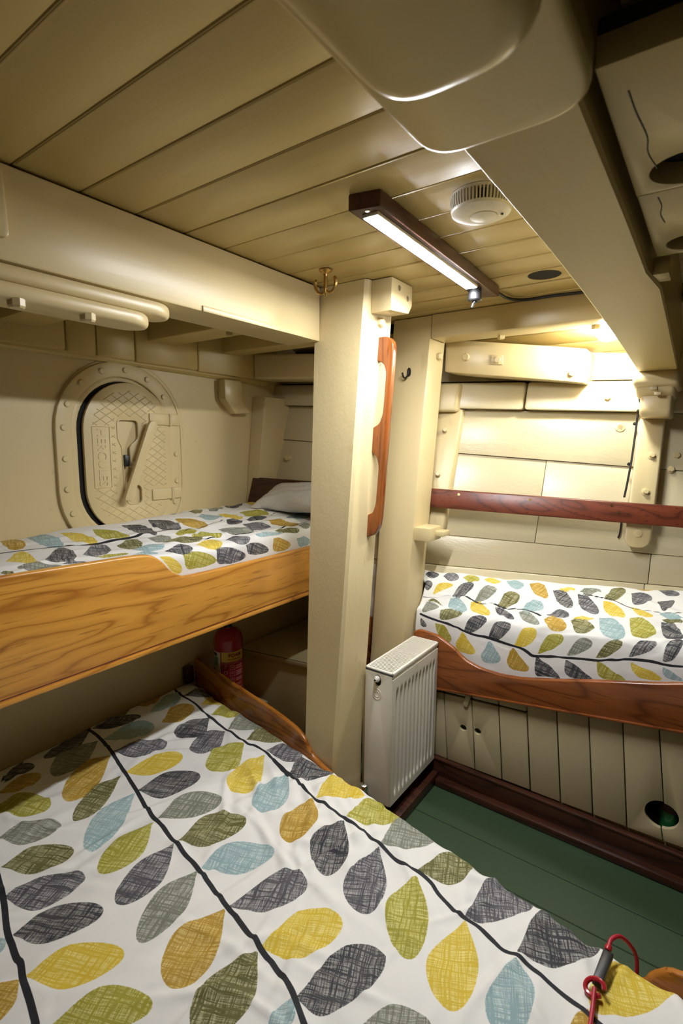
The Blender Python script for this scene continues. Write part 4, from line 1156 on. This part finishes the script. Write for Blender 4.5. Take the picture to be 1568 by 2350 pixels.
for x, y, r in ((.015, .241, .007), (.015, .211, .006), (.014, .181, .006), (.020, .145, .006), (.040, .150, .007), (.052, .152, .006)):
    f = wrap(0)
    bm = bmesh.new()
    vs = [[bm.verts.new(f(x + a * math.cos(t) * r, y + a * math.sin(t) * r, .0009)) for t in [2 * math.pi * i / 10 for i in range(10)]] for a in (1, .72)]
    for i in range(10): bm.faces.new((vs[0][i], vs[0][(i + 1) % 10], vs[1][(i + 1) % 10], vs[1][i]))
    obj('pictogram', bm, 'label_pink', ex)
for y in (.238, .228, .212, .204, .196, .178, .170, .130, .120, .110):
    patch(.032, .070, y, y + .0022, 'label_pink', 'label_rule', .0004, 6)

# ---------------------------------------------------------------- right berth
rb = empty('right_berth', (-.4, 1.92, .1), 'right berth front with mahogany leeboard above cream tongued panelling', 'berth')
bz = lambda x: .414 + .132 * (x + .863)
topR = [(x, float(bunk_top(x))) for x in np.linspace(-.985, .6, 60)]
topR[0] = (-.985, .640)
obj('leeboard', plate([(-.985, bz(-.985)), (.6, bz(.6))] + topR[::-1], [], PXZ, 1.894, 1.918, .008, 3), 'mahogany_x', rb)
obj('leeboard', plate([(-1.34, bz(-1.2) + .03), (-1.205, bz(-1.2) + .03), (-1.205, .655), (-1.34, .655)], [], PXZ, 1.90, 1.918, .004), 'mahogany_x', rb)
c = []
for y, h in ((1.888, 0), (1.896, 0)):
    c.append([(-.985, y, bz(-.985)), (.6, y, bz(.6)), (.6, y, bz(.6) + .009), (-.985, y, bz(-.985) + .009)])
obj('bead', hexa(c[0] + c[1], .003), 'mahogany_x', rb)
seam_top = [-.955, -.848, -.725, -.613, -.503, -.393, -.283, -.174, -.066, .045, .155, .265, .375]
def sx(i, z): return seam_top[i] + (.030 + .001 * i) * (.44 - z) / .34
def dz_top(x): return .392 + .068 * (x + .85)       # upper edge of the locker door
def board(i, zlo, zhi, holes=(), y=1.921, parent=None, name='board', cut=None):
    g = .0016
    p = []
    a0, b0 = zlo(sx(i, .1)), zlo(sx(i + 1, .1))
    a1, b1 = zhi(sx(i, .44)), zhi(sx(i + 1, .44))
    out = [(sx(i, a0) + g, a0), (sx(i + 1, b0) - g, b0), (sx(i + 1, b1) - g, b1), (sx(i, a1) + g, a1)]
    if cut:
        side, cx, cz, r = cut
        arc = [(cx + r * math.cos(t), cz + r * .98 * math.sin(t)) for t in np.linspace(-math.pi / 2, math.pi / 2, 17)]
        if side == 'left': out = [out[0]] + [(q[0] - g, q[1]) for q in arc] [:0] + [out[1]] + [(2 * cx - q[0] - g, q[1]) for q in arc] + [out[2], out[3]]
        else: out = [out[0], out[1], out[2], out[3]] + [(q[0] + g, q[1]) for q in arc[::-1]]
    return obj(name, plate(out, holes, PXZ, y, y + .016, .0035 if not holes and not cut else .0022, 2), 'panel', parent or rb)
dr = empty('door', (-.72, 1.92, .25))
dr.parent = rb; dr.location = Vector((-.72, 1.92, .25)) - rb.location
zl = lambda x: .098 + .02 * (x + .86)
zt_ = lambda x: bz(x) + .012
for i in range(4):
    hs = {1: [circ(-.752, .269, .0135, 20, .0125)], 2: [circ(-.690, .275, .0135, 20, .0125)]}.get(i, [])
    board(i, lambda x: zl(x) + .004, lambda x: dz_top(x), hs, 1.919, dr)
    board(i, lambda x: dz_top(x) + .005, zt_)
for i in range(4, 12):
    cut = {7: ('left', sx(8, .2), .204, .050), 8: ('right', sx(8, .2), .204, .046)}.get(i)
    board(i, zl, zt_, (), 1.921, None, 'board', cut)
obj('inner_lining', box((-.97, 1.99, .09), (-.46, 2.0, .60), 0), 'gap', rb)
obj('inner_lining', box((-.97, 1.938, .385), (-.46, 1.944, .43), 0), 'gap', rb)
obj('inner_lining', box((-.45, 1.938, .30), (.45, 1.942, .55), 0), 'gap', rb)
tb = obj('turn_button', plate(rounded([(-.756, .372), (-.736, .366), (-.722, .418), (-.742, .424)], .010, 4), [], PXZ, 1.909, 1.919, .003), 'panel', rb)
obj('screw', lathe([(.0045, -.001), (.0045, .0012), (0, .0012)], (-.737, 1.909, .408), (0, -1, 0), 14), 'screw', tb)
def skip_right(c):
    inpil = (c[:, 0] > -1.205) & (c[:, 0] < -1.008) & (c[:, 1] < 2.05)
    return inpil | (c[:, 1] < 1.92) | (c[:, 0] < -1.34)
rd = bedding('right_duvet', surf_right, np.linspace(-1.45, .6, 330), np.linspace(0, .80, 120), RIGHT_LEAVES, RIGHT_STEMS, [.006, .005, .009], (-.4, 2.1, .7), skip=skip_right, depth=.05)
tag(rd, 'leaf-printed duvet on the right berth behind the mahogany leeboard', 'duvet', 'leaf-printed duvets')
# bottle seen through the hole
bo = obj('bottle', lathe([(.030, 0), (.034, .004), (.034, .150), (.030, .172), (.014, .195), (.013, .215), (.015, .216), (.015, .235), (0, .236)], (-.018, 1.985, .106), (0, 0, 1), 28), 'green_glass', base=(-.018, 1.985, .106))
tag(bo, 'green bottle seen through the round hole in the right berth panelling', 'bottle')
obj('label', lathe([(.0343, 0), (.0343, .030)], (-.018, 1.985, .200), (0, 0, 1), 28), 'label_dark', bo)
obj('locker_floor', box((-.45, 1.935, .088), (.45, 2.06, .105), 0), 'panel', rb)
obj('locker_back', box((-.45, 2.07, .088), (.45, 2.075, .45), 0), 'gap', rb)

# mahogany rail along the ship's side
rl = empty('side_rail', (-.5, 2.3, 1.2), "long red mahogany rail fixed along the planked ship's side", 'rail')
c = []
for off in (.094, .070):
    c += [hpt(-1.18, 1.159, off), hpt(.9, 1.086, off), hpt(.9, 1.166, off), hpt(-1.18, 1.241, off)]
obj('rail', hexa(c, .004), 'mahogany', rl)
for x, z in ((-.915, 1.215), (-.628, 1.205), (-.328, 1.196), (-.30, 1.168)):
    obj('screw', lathe([(.0055, -.003), (.0055, .0012), (0, .0012)], hpt(x, z, .094), IN, 12), 'brass', rl)

# black cable down the ship's side
kb = empty('wall_cable', (-.30, 2.45, 1.3), 'thin black cable clipped beside the right upright frame', 'cable')
path = [(-.283, 1.660, .085), (-.276, 1.625, .105), (-.266, 1.598, .095), (-.279, 1.565, .072), (-.2815, 1.50, .058), (-.283, 1.40, .056), (-.285, 1.345, .056), (-.290, 1.27, .050), (-.294, 1.225, .046)]
obj('cable', tube([hpt(x, z, o_) for x, z, o_ in path], .0045, 8, 5), 'black', kb)
obj('cable', tube([hpt(-.297, 1.15, .010), hpt(-.297, 1.08, .010), hpt(-.302, 1.055, .010)], .0035, 8, 4), 'black', kb)
for x, z, o_ in ((-.278, 1.582, .085), (-.289, 1.530, .050), (-.292, 1.362, .050)):
    obj('clip', lathe([(.006, -.006), (.007, .002), (.004, .006), (0, .007)], hpt(x, z, o_), IN, 10), 'iron', kb)

# ---------------------------------------------------------------- things on the post and pillar
gr = empty('grab_rail', (-.96, 1.57, 1.1), 'varnished wooden grab rail with two finger gaps on the post', 'rail')
def gx(z): return -.9725 - .033 * (1.80 - z) / 1.0          # face of the post at that height
def gp(u, z): return (gx(z) + u, z)
outl = [gp(-.001, 1.802), gp(.036, 1.800), gp(.056, 1.783), gp(.061, 1.755), gp(.061, 1.45), gp(.061, 1.175), gp(.057, 1.145), gp(.040, 1.117), gp(-.001, 1.106)]
holes = [rounded([gp(-.003, 1.488), gp(.008, 1.480), gp(.020, 1.495), gp(.0255, 1.520), gp(.0255, 1.690), gp(.020, 1.716), gp(.008, 1.722), gp(-.003, 1.716)], .006, 3),
         rounded([gp(-.003, 1.186), gp(.008, 1.180), gp(.020, 1.188), gp(.0255, 1.21), gp(.0255, 1.372), gp(.020, 1.396), gp(.008, 1.402), gp(-.003, 1.396)], .006, 3)]
# the gaps are open towards the post, so the rail is one notched outline
notched = outl[:1] + outl[1:8] + [gp(-.001, 1.106), gp(-.001, 1.176), gp(.010, 1.190), gp(.028, 1.196), gp(.0385, 1.226), gp(.0387, 1.362), gp(.028, 1.392), gp(.014, 1.404), gp(-.001, 1.410), gp(-.001, 1.492), gp(.010, 1.498), gp(.028, 1.508), gp(.0387, 1.540), gp(.0387, 1.682), gp(.028, 1.708), gp(.014, 1.718), gp(-.001, 1.722)]
notched = rounded(notched, [0, .012, .02, .02, 0, .02, .02, .02, 0, .003, .008, .014, .016, .016, .014, .008, .003, .003, .008, .014, .016, .016, .014, .008, .003], 4)
yc = lambda z: 1.568 - .06 * (1.80 - z)
obj('rail', plate(notched, [], lambda a, b_, t: (a, yc(b_) + t, b_), -.013, .013, .008, 4), 'mahogany_z', gr)

hk = empty('coat_hook', (-1.05, 1.34, ZC), 'double brass coat hook hanging from the deckhead by the post', 'hook')
HX, HY = -1.035, 1.335
obj('plate', lathe([(.0, .0), (.021, .0), (.021, .003), (.016, .006), (.007, .011), (.0055, .020)], (HX, HY, ZC - .001), (0, 0, -1), 24), 'brass', hk)
obj('stem', lathe([(.0055, .018), (.0062, .03), (.0062, .055), (.0075, .066), (.005, .074), (.002, .080), (0, .081)], (HX, HY, ZC), (0, 0, -1), 16), 'brass', hk)
for s in (-1, 1):
    obj('arm', tube([(HX, HY, ZC - .058), (HX + s * .012, HY, ZC - .069), (HX + s * .026, HY + s * .003, ZC - .066), (HX + s * .036, HY + s * .004, ZC - .050), (HX + s * .037, HY + s * .004, ZC - .034), (HX + s * .032, HY + s * .003, ZC - .026)], lambda t: .0045 + .0012 * t, 10, 5), 'brass', hk)
bh = empty('coat_hook', (-1.104, 2.0, 1.73), 'small dark iron hook on the leaning pillar', 'hook')
yh = 2.04 - .1265 * (1.975 - 1.735)
obj('plate', plate(circ(-1.100, 1.742, .0085, 20, .019), [], PXZ, yh - .005, yh + .002, .0015), 'iron', bh)
obj('arm', tube([(-1.100, yh - .003, 1.752), (-1.102, yh - .010, 1.728), (-1.106, yh - .022, 1.716), (-1.112, yh - .030, 1.722), (-1.115, yh - .033, 1.738)], .0042, 8, 5), 'iron', bh)

# ---------------------------------------------------------------- lamps, alarm and cable overhead
la = empty('strip_lamp', (-.668, 1.38, ZC), 'lit LED strip lamp on a dark wooden board under the deckhead', 'lamp')
obj('board', plate([(-.6905, .968), (-.6185, .985), (-.6475, 1.802), (-.7165, 1.776)], [], PXY, ZC - .036, ZC - .001, .004), 'lamp_wood', la)
zs = ZC - .036
dA, dB = Vector((-.655, 1.005, 0)), Vector((-.6765, 1.628, 0))
dd = (dB - dA).normalized(); nn = Vector((dd.y, -dd.x, 0))
strip = [(q.x, q.y) for q in (dA - nn * .017, dA + nn * .017, dB + nn * .017, dB - nn * .017)]
obj('diffuser', plate(strip, [], PXY, zs - .0082, zs - .0068, 0), 'led', la)
channel = [(q.x, q.y) for q in (dA - nn * .020 - dd * .004, dA + nn * .020 - dd * .004, dB + nn * .020 + dd * .004, dB - nn * .020 + dd * .004)]
obj('channel', plate(channel, [], PXY, zs - .0070, zs + .001, .001), 'white_plastic', la)
obj('screw', lathe([(.006, 0), (.006, .002), (.003, .0028), (0, .0022)], (-.6525, .988, zs), (0, 0, -1), 14), 'screw', la)
sw = obj('switch', lathe([(.0215, 0), (.0215, .014), (.0222, .015), (.0222, .034), (.019, .038), (.008, .0385), (.008, .044), (0, .044)], (-.6795, 1.668, zs), (0, 0, -1), 28), 'black', la)
obj('toggle', lathe([(.0035, 0), (.0045, .016), (.003, .019), (0, .0195)], (-.6805, 1.663, zs - .042), (-.25, -.25, -1), 12), 'black', sw)
cb_ = obj('lamp_cable', tube([(-.672, 1.795, ZC - .012), (-.668, 1.85, ZC - .010), (-.660, 1.92, ZC - .012), (-.640, 1.972, ZC - .010), (-.60, 1.990, ZC - .010), (-.52, 1.997, ZC - .008), (-.40, 2.003, ZC - .010), (-.28, 2.004, ZC - .010)], .0055, 10, 6), 'black', base=(-.5, 1.98, ZC))
tag(cb_, 'black lamp cable running from the strip lamp along the header', 'cable')

dm = empty('dome_lamp', (-.375, 2.27, 1.90), 'small bright round lamp over the right berth, partly behind the beam', 'lamp')
zd = 1.925 - .19 * (2.27 - 2.16) - .004
obj('base', lathe([(.058, -.006), (.058, .010), (.050, .014)], (-.378, 2.27, zd), (0, -.19, -1), 32), 'white_plastic', dm)
obj('glass', lathe([(.047, .012), (.047, .026), (.042, .042), (.030, .055), (.014, .061), (0, .062)], (-.378, 2.27, zd), (0, -.19, -1), 32), 'dome', dm)

sm = empty('smoke_alarm', (-.457, 1.135, ZC), 'round white ribbed smoke alarm on the deckhead beside the beam', 'alarm')
sx_, sy_ = -.457, 1.135
obj('base', lathe([(.0, 0), (.064, 0), (.066, .004), (.064, .009), (.050, .009), (.0, .009)], (sx_, sy_, ZC), (0, 0, -1), 48), 'white_plastic', sm)
obj('core', lathe([(.053, .006), (.053, .036), (0, .036)], (sx_, sy_, ZC), (0, 0, -1), 40), 'iron', sm)
bm = bmesh.new()
for k in range(56):
    a = 2 * math.pi * k / 56
    ca, sa = math.cos(a), math.sin(a)
    w_ = .0017
    rows = []
    for r0, r1, h in ((.056, .0655, .007), (.057, .0660, .020), (.055, .0630, .034)):
        rows.append([bm.verts.new((sx_ + r * ca - s_ * w_ * sa, sy_ + r * sa + s_ * w_ * ca, ZC - h)) for r, s_ in ((r0, -1), (r1, -1), (r1, 1), (r0, 1))])
    for p, q in zip(rows[:-1], rows[1:]):
        for j in range(4): bm.faces.new((p[j], p[(j + 1) % 4], q[(j + 1) % 4], q[j]))
bmesh.ops.recalc_face_normals(bm, faces=bm.faces)
tag(obj('grille_ribs', bm, 'white_plastic', sm), None, None, None, 'stuff')
obj('cover', lathe([(.0605, .031), (.0635, .033), (.0615, .038), (.052, .0425), (.034, .0450), (.0, .0455)], (sx_, sy_, ZC), (0, 0, -1), 48), 'white_plastic', sm)
obj('test_button', lathe([(.0285, .0445), (.0285, .0462), (.0272, .0468), (.0, .0474)], (sx_ + .006, sy_ + .002, ZC), (0, 0, -1), 36), 'white_plastic', sm)
obj('button_ring', lathe([(.0295, .0448), (.0295, .0457), (.0288, .0457), (.0288, .0448)], (sx_ + .006, sy_ + .002, ZC), (0, 0, -1), 36), 'panel', sm)
obj('indicator', lathe([(.0028, .044), (.0028, .0464), (0, .0464)], (sx_ + .043, sy_ + .012, ZC), (0, 0, -1), 12), 'black', sm)

# ---------------------------------------------------------------- radiator
ra = empty('radiator', (-.92, 1.70, .10), 'white fluted panel radiator standing beside the post', 'radiator')
X0, X1, Y0, Y1, Z0, Z1 = -.980, -.861, 1.516, 1.889, .10, .626
nz, ny = 46, 150
bm = bmesh.new()
rows = []
nf, inset = 11, .022
pitch = (Y1 - Y0 - 2 * inset) / nf
for i in range(nz + 1):
    t = i / nz
    z = Z0 + .004 + (Z1 - .030 - Z0) * t
    row = []
    for j in range(ny + 1):
        y = Y0 + .002 + (Y1 - Y0 - .004) * j / ny
        u = (y - Y0 - inset) / pitch
        dpt = 0.0
        if 0 < u < nf:
            q = abs((u % 1) - .5) * 2
            prof_ = min(1, max(0, (q - .34) / .24))
            prof_ = 1 - prof_ * prof_ * (3 - 2 * prof_)
            end = min(1, max(0, min(z - (Z0 + .035), (Z1 - .070) - z) / .030))
            end = end * end * (3 - 2 * end)
            dpt = prof_ * end
        row.append(bm.verts.new((X1 - .002 - .0150 * dpt, y, z)))
    rows.append(row)
for a, b_ in zip(rows[:-1], rows[1:]):
    for j in range(ny): bm.faces.new((a[j], a[j + 1], b_[j + 1], b_[j]))
edge = [e for e in bm.edges if len(e.link_faces) == 1]
ext = bmesh.ops.extrude_edge_only(bm, edges=edge)
for v in [g for g in ext['geom'] if isinstance(g, bmesh.types.BMVert)]: v.co.x = X1 - .022
bmesh.ops.recalc_face_normals(bm, faces=bm.faces)
obj('front_panel', bm, 'enamel', ra, angle=50)
obj('back_panel', box((X0, Y0 + .004, Z0 + .004), (X0 + .014, Y1, Z1 - .022), .004), 'enamel', ra)
obj('core', box((X0 + .015, Y0 + .012, Z0 + .012), (X1 - .024, Y1 - .01, Z1 - .035), 0), 'panel', ra)
yb_ = Y0
obj('side_panel', plate(rounded([(X0 + .001, Z0 + .002), (X1 - .006, Z0 + .002), (X1 - .006, Z1 - .004), (X0 + .001, Z1 - .004)], .006), [circ(-.926, Z1 - .042, .0145, 20, .022)], PXZ, Y0, Y0 + .006, .0015), 'enamel', ra)
obj('side_panel', box((X0 + .001, Y1 - .006, Z0 + .002), (X1 - .006, Y1, Z1 - .004), .002), 'enamel', ra)
for r in (.0175, .0095):
    obj('embossed_ring', tube([(-.9275 + r * math.cos(t), Y0 - .0002, Z1 - .095 + r * 1.15 * math.sin(t)) for t in [2 * math.pi * i / 28 for i in range(29)]], .0016, 6, 1, False), 'enamel', ra)
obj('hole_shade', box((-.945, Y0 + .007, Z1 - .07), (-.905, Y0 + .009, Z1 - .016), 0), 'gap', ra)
obj('bleed_plug', lathe([(.0115, -.006), (.0115, .004), (.0085, .005), (.0085, .011), (.005, .012), (.005, .015), (0, .015)], (-.928, Y0, Z1 - .036), (0, -1, 0), 20), 'white_plastic', ra)
obj('bleed_plug', lathe([(.0032, 0), (.0032, .003), (0, .003)], (-.928, Y0 - .0145, Z1 - .036), (0, -1, 0), 6), 'iron', ra)
# grille
gz = Z1 - .004
for a, b_ in (((X0, Y0), (X1 - .001, Y0 + .006)), ((X0, Y1 - .006), (X1 - .001, Y1)), ((X0, Y0), (X0 + .006, Y1)), ((X1 - .010, Y0), (X1 - .001, Y1))):
    obj('grille_frame', box((a[0], a[1], gz - .010), (b_[0], b_[1], Z1), .0015), 'enamel', ra)
for k in range(37):
    y = Y0 + .012 + k * (Y1 - Y0 - .024) / 36
    obj('grille_bar', box((X0 + .005, y - .0021, gz - .004), (X1 - .009, y + .0021, Z1 - .0015), .0006, 1), 'enamel', ra)
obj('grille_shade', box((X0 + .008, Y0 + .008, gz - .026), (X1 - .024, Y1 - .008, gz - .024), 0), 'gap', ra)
vv = empty('valve', (-.955, Y0 - .03, .14))
vv.parent = ra; vv.location = Vector((-.955, Y0 - .03, .14)) - ra.location
obj('cap', lathe([(.0165, 0), (.0185, .003), (.0185, .028), (.016, .035), (.009, .039), (0, .040)], (-.958, Y0 - .030, .140), (0, 0, 1), 24), 'chrome', vv)
obj('body', lathe([(.010, -.04), (.010, -.012), (.015, -.008), (.015, .0)], (-.958, Y0 - .030, .140), (0, 0, 1), 20), 'chrome', vv)
obj('union', lathe([(.009, 0), (.009, .034)], (-.958, Y0 - .030, .120), (0, 1, 0), 16), 'chrome', vv)
obj('pipe', lathe([(.0075, -.14), (.0075, -.03)], (-.958, Y0 - .030, .140), (0, 0, 1), 14), 'white_plastic', vv)
obj('foot', box((-.95, 1.60, -.001), (-.90, 1.64, .112), .003), 'iron', ra)
obj('foot', box((-.95, 1.80, -.001), (-.90, 1.84, .112), .003), 'iron', ra)
wbd = obj('backing_board', box((-.998, 1.530, .12), (-.984, 1.845, .60), .002), 'cream', base=(-.99, 1.69, .12))
tag(wbd, 'narrow cream board between the post and the radiator', 'board')
